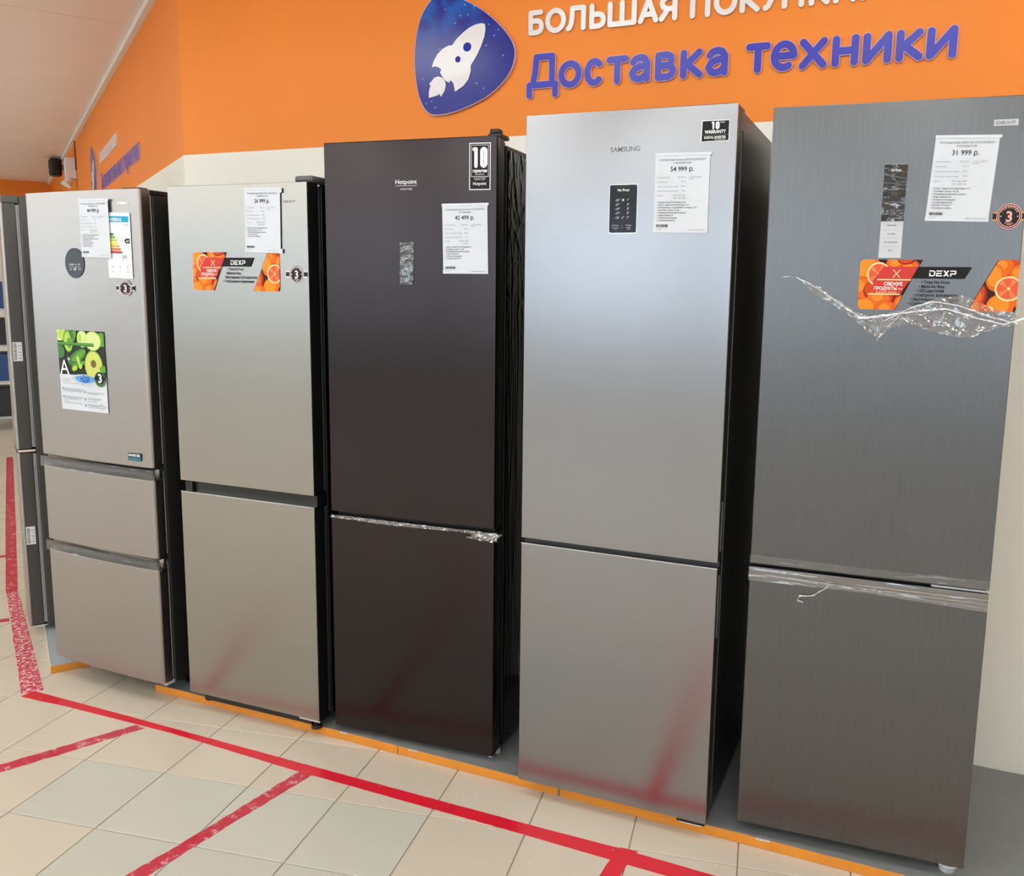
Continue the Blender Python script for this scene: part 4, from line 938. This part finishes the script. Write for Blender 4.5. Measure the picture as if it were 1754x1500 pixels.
# crinkled black film on the right side
V = []; Fc = []; ny_, nz_ = 110, 420
for i in range(ny_ + 1):
    for j in range(nz_ + 1):
        y = 0.088 + 0.52 * i / ny_; z = 0.03 + 1.925 * j / nz_
        k = max(0.0, (z - 1.15) / 0.8)
        a = noise.noise(Vector((y * 60, z * 2.2, 1.7))); b = noise.noise(Vector((y * 30, z * 16, 5.1))); c = noise.noise(Vector((y * 16 + z * 3, z * 5, 8.8)))
        d = 0.0007 * (1 - min(1, abs(a) * 5)) + 0.0020 * k * max(0.0, 1 - abs(c) * 9) + 0.0013 * k * max(0.0, 1 - abs(b) * 8)
        V.append((W3 - 0.0005 + max(0.0, d) + 0.0004, y, z))
for i in range(ny_):
    for j in range(nz_): a = i * (nz_ + 1) + j; Fc.append((a, a + nz_ + 1, a + nz_ + 2, a + 1))
mb = MB(); mb.add(V, Fc, 'film_black'); o = mb.obj('side_film', f3, smooth=True); o['label'] = 'crinkled glossy black film on the side'
for xx, yy in ((0.05, 0.10), (0.55, 0.10), (0.05, 0.56), (0.55, 0.56)): foot(f3, xx, yy, 0.019, r=0.016)
mb = MB(); mb.cyl((0.578, 0.035, 0.0003), (0, 0, 1), 0.008, 0.009, 0.02, 'plastic_light', 14); mb.cyl((0.588, 0.065, 0.0003), (0, 0, 1), 0.010, 0.011, 0.018, 'plastic_light', 14); mb.obj('clear_foot', f3)
mb = MB(); put_text(mb, 'Hotpoint', I0, 0.295, -1.852, 0.0185, 'letter_white', -0.0006, 'c', 0.008, width=0.074); mb.flat([(0.258, 1.8458), (0.332, 1.8458), (0.332, 1.8466), (0.258, 1.8466)], -0.0006, 'letter_white')
put_text(mb, 'A R I S T O N', I0, 0.295, -1.8335, 0.0075, 'letter_white', -0.0006, 'c', 0.01, width=0.040); o = mb.obj('brand_lettering', f3); o['label'] = 'white brand lettering'
mb = MB(); mb.flat([(0.509, 1.9655), (0.5785, 1.9645), (0.578, 1.8283), (0.509, 1.829)], -0.0006, 'white'); mb.flat([(0.5115, 1.9630), (0.576, 1.962), (0.5755, 1.8308), (0.5115, 1.8315)], -0.0008, 'label_black')
for a, m, y in ((0.0, 'white', -0.0010), (0.0012, 'label_black', -0.0012)): mb.flat([(0.5155 + a, 1.9595 - a), (0.5720 - a, 1.9585 - a), (0.5720 - a, 1.8665 + a), (0.5155 + a, 1.8675 + a)], y, m)
ten(mb, 0.5195, 0.5685, 1.8925, 1.9525, 0.0055, -0.0015, 'white');
put_text(mb, 'лет', I0, 0.5545, -1.9135, 0.006, 'white', -0.0019, 'c', 0.02); put_text(mb, 'гарантии', I0, 0.5440, -1.8800, 0.0125, 'white', -0.0015, 'c', 0.03, width=0.046); put_text(mb, 'на компрессор', I0, 0.5440, -1.8725, 0.0055, 'white', -0.0015, 'c', 0.0, width=0.030)
put_text(mb, 'бесплатное обслуживание', I0, 0.5440, -1.8622, 0.0045, 'white', -0.0015, 'c', 0.0, width=0.040); put_text(mb, 'в сервисных центрах', I0, 0.5440, -1.8575, 0.0045, 'white', -0.0015, 'c', 0.0, width=0.036)
put_text(mb, 'Hotpoint', I0, 0.5435, -1.8430, 0.0125, 'white', -0.0015, 'c', 0.01, width=0.043)
o = mb.obj('warranty_sticker', f3); o['label'] = 'tall black and white sticker with the number 10'
mb = MB(); mb.slab([(0.273, 1.6737), (0.3190, 1.6737), (0.3183, 1.5438), (0.2722, 1.5438)], -0.0016, 0.0004, 'glass_black')
put_text(mb, 'NO FROST', I0, 0.2955, -1.6605, 0.006, 'print_grey', -0.0019, 'c', width=0.02); put_text(mb, '88', I0, 0.2955, -1.588, 0.013, 'print_grey', -0.0019, 'c'); put_text(mb, '❄  °C', I0, 0.2955, -1.572, 0.009, 'print_grey', -0.0019, 'c', width=0.022); put_text(mb, 'o', I0, 0.2955, -1.5545, 0.014, 'print_grey', -0.0019, 'c')
o = mb.obj('control_panel', f3)
crumple('protective_film', o, [(0.274, 1.6745), (0.322, 1.6755)], [(0.2725, 1.5445), (0.3185, 1.5445)], 16, 44, 0.0022, 'film_clear', -0.0022, seed=2.2, freq=34, smooth=True)
crumple('protective_film', ld3, [(0.0, 0.777), (0.3, 0.776), (0.61, 0.776)], [(0.0, 0.766), (0.25, 0.762), (0.5, 0.768), (0.61, 0.748)], 110, 6, 0.0035, 'film_soft', -0.001, seed=4.0, freq=30, kind=2)
crumple('film_end', ld3, [(0.55, 0.772), (0.63, 0.776)], [(0.50, 0.752), (0.595, 0.746)], 22, 10, 0.006, 'film_soft', -0.003, seed=5.0, freq=50)

# --- F4: tall silver two-door refrigerator
f4 = fridge('f4', -0.164, -0.101, -0.153, 'tall light silver two-door refrigerator with black keypad and dark sides')
W4 = 0.592
door(f4, 'upper_door', W4, 0.8015, 2.016, 'steel_silver', 'side_charcoal', d=0.062, sk=0.008, r=0.003, gap=0.022, gasket='plastic_black')
door(f4, 'lower_door', W4, 0.023, 0.7845, 'steel_silver', 'side_charcoal', d=0.062, sk=0.008, r=0.003, gap=0.022, gasket='plastic_black')
body(f4, W4, 0.086, 0.58, 0.02, 2.010, 'steel_dark_side')
mb = MB(); mb.box(0.0, W4, -0.0015, 0.030, 0.7848, 0.7868, 'chrome'); mb.box(0.0, W4, 0.03, 0.06, 0.785, 0.799, 'plastic_black'); mb.obj('door_lip', f4)
mb = MB(); mb.box(0.560, W4 + 0.001, 0.064, 0.0855, 1.955, 2.0155, 'plastic_grey'); mb.obj('hinge_cover', f4, bevel=0.004)
mb = MB(); mb.box(W4 - 0.0005, W4 + 0.0030, 0.018, 0.030, 0.58, 0.76, 'plastic_grey'); mb.box(W4 - 0.0005, W4 + 0.0030, 0.018, 0.030, 0.83, 0.97, 'plastic_grey'); mb.obj('side_grip', f4, bevel=0.001)
mb = MB(); mb.box(0.505, W4 - 0.004, 0.004, 0.06, 0.0135, 0.0222, 'plastic_black'); mb.box(0.515, W4 - 0.012, 0.003, 0.05, 0.0105, 0.0133, 'chrome'); mb.obj('hinge_bracket', f4, bevel=0.001)
for xx, yy in ((0.06, 0.12), (0.53, 0.12), (0.06, 0.53), (0.53, 0.53)): foot(f4, xx, yy, 0.021, r=0.018)
mb = MB(); put_text(mb, 'SAMSUNG', I0, 0.2925, -1.9075, 0.0180, 'logo_grey', -0.0008, 'c', 0.005, width=0.083); o = mb.obj('brand_lettering', f4); o['label'] = 'thin grey brand lettering'
mb = MB(); q_ = [(0.4985, 1.9765), (0.571, 1.9750), (0.5715, 1.9225), (0.4975, 1.9225)]; mb.flat(q_, -0.0006, 'white'); mb.flat([(0.5005, 1.9745), (0.5695, 1.9735), (0.5695, 1.9245), (0.4995, 1.9240)], -0.0008, 'label_black')
ten(mb, 0.5240, 0.5450, 1.9530, 1.9720, 0.0023, -0.0011, 'white'); put_text(mb, 'YEAR', I0, 0.5465, -1.9680, 0.005, 'white', -0.0011, 'l', 0.0)
put_text(mb, 'WARRANTY', I0, 0.5345, -1.9430, 0.0115, 'white', -0.0011, 'c', 0.03, width=0.055); mb.flat([(0.503, 1.9385), (0.567, 1.9385), (0.567, 1.939), (0.503, 1.939)], -0.0011, 'ink_soft')
put_text(mb, 'DIGITAL INVERTER', I0, 0.5345, -1.9300, 0.0085, 'white', -0.0011, 'c', 0.02, width=0.056); put_text(mb, 'TECHNOLOGY', I0, 0.562, -1.9262, 0.004, 'white', -0.0011, 'r', 0.0, width=0.029)
o = mb.obj('warranty_sticker', f4); o['label'] = 'small black and white warranty sticker'
mb = MB(); TL, TR, BR, BL = (0.2525, 1.8200), (0.3292, 1.8205), (0.3302, 1.6938), (0.2533, 1.6930)
def rr(x0, x1, z0, z1, r): return ell(x1 - r, z1 - r, r, r, 5, 0, 90) + ell(x0 + r, z1 - r, r, r, 5, 90, 180) + ell(x0 + r, z0 + r, r, r, 5, 180, 270) + ell(x1 - r, z0 + r, r, r, 5, 270, 360)
mb.slab(rr(0.2515, 0.3310, 1.6915, 1.8215, 0.0055), -0.0010, 0.0004, 'chrome'); mb.slab(rr(0.2525, 0.3300, 1.6932, 1.8205, 0.005), -0.0018, -0.0009, 'glass_black')
put_text(mb, 'No Frost', I0, 0.2915, -1.8035, 0.0095, 'white', -0.0021, 'c', 0.02, width=0.033)
for k, (a, b) in enumerate((('-23°', '1°'), ('-21°', '2°'), ('-19°', '3°'), ('-17°', '5°'), ('-15°', '7°'))):
    z = 1.7775 - 0.0117 * k; put_text(mb, a, I0, 0.2755, -z, 0.0085, 'print_grey', -0.0021, 'c', 0.01); put_text(mb, b, I0, 0.3060, -z, 0.0085, 'print_grey', -0.0021, 'c', 0.01)
mb.flat(ell(0.291, 1.7805, 0.0032, 0.0032, 10), -0.0021, 'print_grey'); mb.flat([(0.287, 1.731), (0.2895, 1.731), (0.295, 1.737), (0.2925, 1.737)], -0.0021, 'print_grey')
put_text(mb, '❄ Freezer', I0, 0.2715, -1.7118, 0.0050, 'print_grey', -0.0021, 'c', width=0.018); put_text(mb, 'Power Freeze', I0, 0.2715, -1.7060, 0.0042, 'print_grey', -0.0021, 'c', width=0.021); put_text(mb, '(3 sec)', I0, 0.2715, -1.7020, 0.0035, 'print_grey', -0.0021, 'c')
put_text(mb, 'Fridge', I0, 0.3085, -1.7118, 0.0050, 'print_grey', -0.0021, 'c', width=0.015); put_text(mb, 'Vacation', I0, 0.3085, -1.7060, 0.0042, 'print_grey', -0.0021, 'c', width=0.014); put_text(mb, '(3 sec)', I0, 0.3085, -1.7020, 0.0035, 'print_grey', -0.0021, 'c')
mb.flat([(0.2900, 1.7035), (0.2904, 1.7035), (0.2904, 1.713), (0.2900, 1.713)], -0.0021, 'print_grey')
o = mb.obj('control_panel', f4); o['label'] = 'black rounded keypad panel with temperature columns'

# --- F5: dark brushed two-door refrigerator at the right edge
f5 = fridge('f5', 0.508, -0.166, -0.110, 'dark grey brushed-steel refrigerator at the right edge with torn clear film')
W5 = 0.595
ud5 = door(f5, 'upper_door', W5, 0.8045, 2.006, 'steel_brushed_dark', 'side_charcoal', d=0.062, sk=0.010, r=0.002, gap=0.016, gasket='plastic_black')
ld5 = door(f5, 'lower_door', W5, 0.036, 0.7945, 'steel_brushed_dark', 'side_charcoal', d=0.062, sk=0.010, r=0.002, gap=0.016, gasket='plastic_black')
body(f5, W5, 0.080, 0.58, 0.03, 2.000, 'side_charcoal')
mb = MB(); mb.box(0.005, W5 - 0.005, 0.02, 0.078, 0.7948, 0.804, 'plastic_black'); mb.obj('grip_recess', f5)
mb = MB(); mb.box(0.46, 0.59, 0.004, 0.06, 0.7965, 0.8015, 'plastic_light'); mb.obj('hinge_bracket', f5)
for xx, yy in ((0.06, 0.10), (0.06, 0.53), (0.53, 0.53)): foot(f5, xx, yy, 0.031, r=0.018)
mb = MB(); mb.cyl((0.560, 0.040, 0.0003), (0, 0, 1), 0.020, 0.026, 0.022, 'plastic_light', 20); mb.cyl((0.560, 0.040, 0.0225), (0, 0, 1), 0.030, 0.030, 0.005, 'box_white', 20); mb.cyl((0.560, 0.040, 0.0277), (0, 0, 1), 0.010, 0.010, 0.006, 'plastic_grey', 12); o = mb.obj('adjustable_foot', f5); o['label'] = 'pale plastic adjustable foot'
mb = MB(); mb.box(0.50, 0.585, 0.02, 0.075, 0.0300, 0.0352, 'plastic_light'); mb.obj('foot_bracket', f5)
fresh_sticker(f5, (0.2335, 1.6258), (0.5945, 1.6262), (0.5945, 1.5020), (0.2343, 1.5020), ['Total No Frost', 'Multi-Air flow', 'LED-дисплей', 'Контроль влажности', 'Внутренняя подсветка', 'Суперзаморозка'], False)
badge(f5, 0.5617, 1.7285, 0.0275, 0.0300, 0.036, -0.0030, None, 'badge_pink', 'badge_gold')
mb = MB(); mb.slab([(0.5115, 1.9520), (0.5635, 1.9520), (0.5635, 1.9375), (0.5115, 1.9375)], -0.0020, 0.0004, 'plastic_light'); dexp(mb, 0.5165, 0.5585, 1.9415, 1.9480, 'logo_grey', -0.0024); o = mb.obj('brand_plate', f5); o['label'] = 'small silver brand plate'
mb = MB(); mb.slab([(0.2757, 1.8560), (0.3292, 1.8555), (0.3280, 1.7195), (0.2757, 1.7195)], -0.0014, 0.0004, 'glass_black'); mb.slab([(0.2757, 1.7193), (0.3280, 1.7193), (0.3277, 1.6300), (0.2753, 1.6300)], -0.0020, 0.0004, 'print_grey')
put_text(mb, 'No Frost', I0, 0.303, -1.8395, 0.0085, 'white', -0.0018, 'c', 0.03, width=0.023); put_text(mb, '88', I0, 0.303, -1.7790, 0.017, 'glass_slate', -0.0018, 'c')
for k, s in enumerate(('Режим', 'Супер', 'Установка', 'Вкл')): put_text(mb, s, I0, 0.302, -(1.7075 - 0.0205 * k), 0.0062, 'ink', -0.0024, 'c')
for k in range(3): mb.flat([(0.284, 1.6985 - 0.0205 * k), (0.319, 1.6985 - 0.0205 * k), (0.319, 1.6990 - 0.0205 * k), (0.284, 1.6990 - 0.0205 * k)], -0.0024, 'ink_soft')
o = mb.obj('control_panel', f5); o['label'] = 'narrow black display over a pale key strip'
crumple('protective_film', o, [(0.2755, 1.8565), (0.3298, 1.8560)], [(0.2755, 1.7200), (0.328, 1.7190)], 24, 60, 0.0060, 'film_clear', -0.0036, seed=7.7, freq=11, kind=2.4, smooth=True)
# torn film hanging across the upper door
fl = crumple('protective_film', f5, [(0.044, 1.5812), (0.081, 1.5798), (0.133, 1.5590), (0.193, 1.5190), (0.250, 1.4870), (0.294, 1.4880), (0.361, 1.5080), (0.412, 1.5320), (0.471, 1.5400), (0.544, 1.5130), (0.606, 1.4980)],
             [(0.044, 1.5795), (0.081, 1.5775), (0.150, 1.5240), (0.194, 1.4980), (0.238, 1.4700), (0.262, 1.4440), (0.288, 1.4260), (0.316, 1.4560), (0.363, 1.4680), (0.418, 1.4480), (0.498, 1.4360), (0.548, 1.4610), (0.606, 1.4760)], 170, 24, 0.0085, 'film_soft', -0.005, seed=1.3, freq=26)
fl['label'] = 'torn band of clear crinkled film hanging across the door'
# rolled upper edge of that film
def rope(name, parent, P, r, m, y=-0.006, seed=0.0):
    n = 60; V = []; Fc = []; k = 7
    for i in range(n + 1):
        t = i / n * (len(P) - 1); a = min(int(t), len(P) - 2); u = t - a; x = P[a][0] + (P[a + 1][0] - P[a][0]) * u; z = P[a][1] + (P[a + 1][1] - P[a][1]) * u
        rr_ = r * (0.7 + 0.6 * abs(noise.noise(Vector((x * 40, z * 40, seed)))))
        for j in range(k):
            aa = 2 * math.pi * j / k; V.append((x, y + rr_ * math.cos(aa) * 0.7, z + rr_ * math.sin(aa) + 0.002 * noise.noise(Vector((x * 60, seed, 2)))))
    for i in range(n):
        for j in range(k): Fc.append((i * k + j, i * k + (j + 1) % k, (i + 1) * k + (j + 1) % k, (i + 1) * k + j))
    mb = MB(); mb.add(V, Fc, m); return mb.obj(name, parent)
rope('film_fold', fl, [(0.081, 1.579), (0.133, 1.553), (0.193, 1.512), (0.245, 1.480)], 0.0035, 'film_fold', -0.008, 1)
rope('film_fold', fl, [(0.236, 1.478), (0.30, 1.486), (0.36, 1.497), (0.44, 1.507), (0.52, 1.484), (0.57, 1.473), (0.612, 1.487)], 0.0035, 'film_fold', -0.010, 2)
rope('film_fold', fl, [(0.30, 1.474), (0.36, 1.508), (0.41, 1.524), (0.47, 1.515), (0.54, 1.490), (0.60, 1.476)], 0.0028, 'film_fold', -0.011, 3)
rope('film_fold', fl, [(0.284, 1.424), (0.30, 1.445), (0.317, 1.468), (0.33, 1.482)], 0.0022, 'film_fold', -0.009, 4)
o = crumple('protective_film', ld5, [(-0.003, 0.7950), (0.3, 0.7950), (0.598, 0.7955)], [(-0.003, 0.7560), (0.3, 0.7600), (0.598, 0.7480)], 140, 14, 0.0026, 'film_soft', -0.002, seed=3.3, freq=5, kind=14.0, smooth=True)
crumple('protective_film', ud5, [(-0.002, 0.8290), (0.3, 0.8270), (0.597, 0.8300)], [(-0.002, 0.8050), (0.3, 0.8050), (0.597, 0.8050)], 80, 6, 0.0012, 'film_clear', -0.002, seed=6.3, freq=12, kind=4.0)
for k, (za, zb, r) in enumerate(((0.7730, 0.7690, 0.0009), (0.7800, 0.7800, 0.0012), (0.7660, 0.7590, 0.0008))):
    rope('film_fold', ld5, [(0.0 if k == 0 else 0.28, za), (0.3, za - 0.001), (0.597, zb)], r, 'film_fold', -0.005, 20 + k)
rope('film_fold', ld5, [(0.207, 0.765), (0.170, 0.735), (0.135, 0.728), (0.130, 0.7165), (0.146, 0.712)], 0.0028, 'film_fold', -0.006, 30)
rope('film_fold', ud5, [(0.37, 0.812), (0.45, 0.823), (0.54, 0.826)], 0.0010, 'film_soft', -0.004, 31)

# --- F0: refrigerator on the left wall, seen from its side, partly outside the frame
o0 = CORNER + D2 * 0.640 + N2 * 0.712
f0 = empty('refrigerator', (o0.x, o0.y, P0), LROT); tag(f0, 'leftmost dark silver refrigerator seen from its side with barcode labels', 'refrigerator')
W0 = 0.596
for nm, z0, z1 in (('upper_door', 0.822, 1.853), ('lower_door', 0.032, 0.806)):
    mb = MB(); mb.prism_z(plan_door(W0, 0.012, 0.008, 0.006), z0, z1, 'steel_warm'); d_ = mb.obj(nm, f0, bevel=0.001)
    mb = MB(); mb.box(0.0005, W0 - 0.0005, 0.0122, 0.056, z0 + 0.0005, z1 - 0.0005, 'steel_dark_side'); mb.obj('door_frame', d_, bevel=0.002)
    mb = MB(); mb.box(0.008, W0 - 0.008, 0.0563, 0.062, z0 + 0.006, z1 - 0.006, 'gasket_white'); mb.obj('gasket', d_)
    mb = MB(); mb.box(0.008, W0 - 0.006, 0.0623, 0.070, z0 + 0.006, z1 - 0.006, 'gasket_grey'); mb.obj('gasket_lip', d_)
body(f0, W0, 0.071, 0.66, 0.02, 1.885, 'steel_dark_side')
mb = MB(); mb.box(0.47, W0 - 0.002, 0.008, 0.068, 1.8535, 1.884, 'plastic_grey'); mb.obj('hinge_cover', f0, bevel=0.003)
mb = MB(); mb.box(0.4, W0 + 0.001, 0.004, 0.069, 0.809, 0.819, 'chrome'); mb.obj('hinge_bracket', f0, bevel=0.001)
mb = MB(); mb.box(0.3, W0 + 0.001, 0.004, 0.068, 0.024, 0.0305, 'chrome'); mb.obj('hinge_bracket', f0, bevel=0.001)
for xx, yy in ((0.06, 0.12), (0.53, 0.12), (0.06, 0.60), (0.53, 0.60)): foot(f0, xx, yy, 0.021, r=0.018)
for z in (1.20, 0.40):
    mb = MB(); X = W0 + 0.0006
    def S4(y0, y1, z0, z1, m, dx=0.0): mb.add([(X + dx, y0, z0), (X + dx, y1, z0), (X + dx, y1, z1), (X + dx, y0, z1)], [(0, 1, 2, 3)], m)
    S4(0.012, 0.046, z, z + 0.080, 'white')
    zz = z + 0.006
    while zz < z + 0.074: S4(0.015, 0.026, zz, zz + 0.002, 'barcode', 0.0003); zz += random.choice((0.0035, 0.0045))
    for k in range(5): S4(0.031 + (k % 2) * 0.004, 0.043, z + 0.01 + 0.013 * k, z + 0.013 + 0.013 * k, 'ink_soft', 0.0003)
    o = mb.obj('barcode_label', f0); o['label'] = 'white barcode label on the door side'

# price tags (paper, hung on the doors)
BUL = ['Класс энергопотребления A+', 'Уровень шума: 42 дБ', 'Перенавешиваемые двери', 'Зона свежести', 'Суперохлаждение', 'Суперзаморозка', 'Режим "Отпуск"', 'Нулевая камера']
price_tag(f1, (0.3145, 1.8255), (0.4625, 1.8225), (0.4620, 1.6227), (0.3165, 1.6243), ('Холодильник Haier A2F637CXMV', 'серебристый'), '44 999 р.', BUL[:7], ('59.5 см x 190', 'см x 67.2 см'), ('No Frost', '330 л', '233 л', '97 л'), 'paper price tag reading 44 999 р. on the three-door refrigerator', y=-0.0060, yf=yf1)
price_tag(f2, (0.334, 1.8475), (0.4760, 1.8440), (0.4735, 1.6426), (0.3306, 1.6429), ('Холодильник DEXP RF-CN250RMG/S', 'серебристый'), '26 999 р.', BUL[:5], ('54.5 см x 186', 'см x 60 см'), ('No Frost', '250 л', '180 л', '70 л'), 'paper price tag reading 26 999 р. on the small silver refrigerator', y=-0.0042, right_tabs=True)
price_tag(f3, (0.4195, 1.7888), (0.5695, 1.7894), (0.5730, 1.5836), (0.4235, 1.5812), ('Холодильник Hotpoint-Ariston HTR 8202I BX', 'O3 черный'), '42 499 р.', BUL[:6], ('60 см x 200', 'x 69 см'), ('No Frost', '338 л', '247 л', '91 л'), 'paper price tag reading 42 499 р. on the black refrigerator')
price_tag(f4, (0.3785, 1.8980), (0.5245, 1.8957), (0.5260, 1.6946), (0.3789, 1.6943), ('Холодильник Samsung RB37A5200SA/WT', 'серебристый'), '54 999 р.', ['Инверторный компрессор', 'Класс энергопотребления: A+', 'Автономное сохранение холода: 18 ч', 'Уровень шума: 35 дБ', 'Перенавешиваемые двери', 'Зона свежести', 'Суперохлаждение', 'Суперзаморозка'], ('59.5 см x 201', 'см x 64.7 см'), ('No Frost', '367 л', '269 л', '98 л'), 'paper price tag reading 54 999 р. on the tall light silver refrigerator')
price_tag(f5, (0.3875, 1.9203), (0.5275, 1.9165), (0.5196, 1.7170), (0.3770, 1.7205), ('Холодильник DEXP RF-CN350DMG/S', 'серебристый'), '31 999 р.', BUL, ('59.5 см x 200', 'см x 63.5 см'), ('No Frost', '321 л', '227 л', '94 л'), 'paper price tag reading 31 999 р. on the dark brushed refrigerator')

# ------------------------------------------------------------------ far shop rack at the left edge
rk = empty('shop_rack', (-7.57, 5.33, 0), LROT); tag(rk, 'distant shop rack with goods at the left edge of the picture', 'rack')
for x in (-0.45, 0.45):
    for y in (-0.2, 0.2):
        mb = MB(); mb.box(x - 0.015, x + 0.015, y - 0.015, y + 0.015, 0.001, 1.5, 'rack_metal'); mb.obj('post', rk)
for z in (0.12, 0.5, 0.88, 1.26):
    mb = MB(); mb.box(-0.434, 0.434, -0.22, 0.22, z, z + 0.02, 'rack_metal'); mb.obj('shelf', rk)
rm = Matrix.Translation(rk.location) @ Matrix.Rotation(LROT, 4, 'Z')
LV = ['bottom', 'second', 'third', 'top']
for k, z in enumerate((0.12, 0.5, 0.88, 1.26)):
    for i, (x, m, h) in enumerate(((-0.28, 'box_dark' if k < 2 else 'box_blue', 0.26), (0.0, 'box_yellow' if k == 1 else 'box_white', 0.22), (0.28, 'box_blue' if k % 2 else 'box_dark', 0.28))):
        mb = MB(); mb.box(-0.12, 0.12, -0.14, 0.14, 0.0, h, m); mb.box(-0.08, 0.08, -0.1412, -0.1402, 0.05, h - 0.07, 'box_white' if m != 'box_white' else 'box_blue')
        o = mb.obj('goods_box', bevel=0.004); o.location = rm @ Vector((x, 0, z + 0.0203)); o.rotation_euler = (0, 0, LROT)
        tag(o, '%s goods box on the %s shelf of the distant rack, %s' % ({'box_dark': 'dark', 'box_blue': 'blue', 'box_yellow': 'tan', 'box_white': 'white'}[m], LV[k], ['left', 'middle', 'right'][i]), 'box', 'boxes on the distant rack')
bpy.context.view_layer.update()
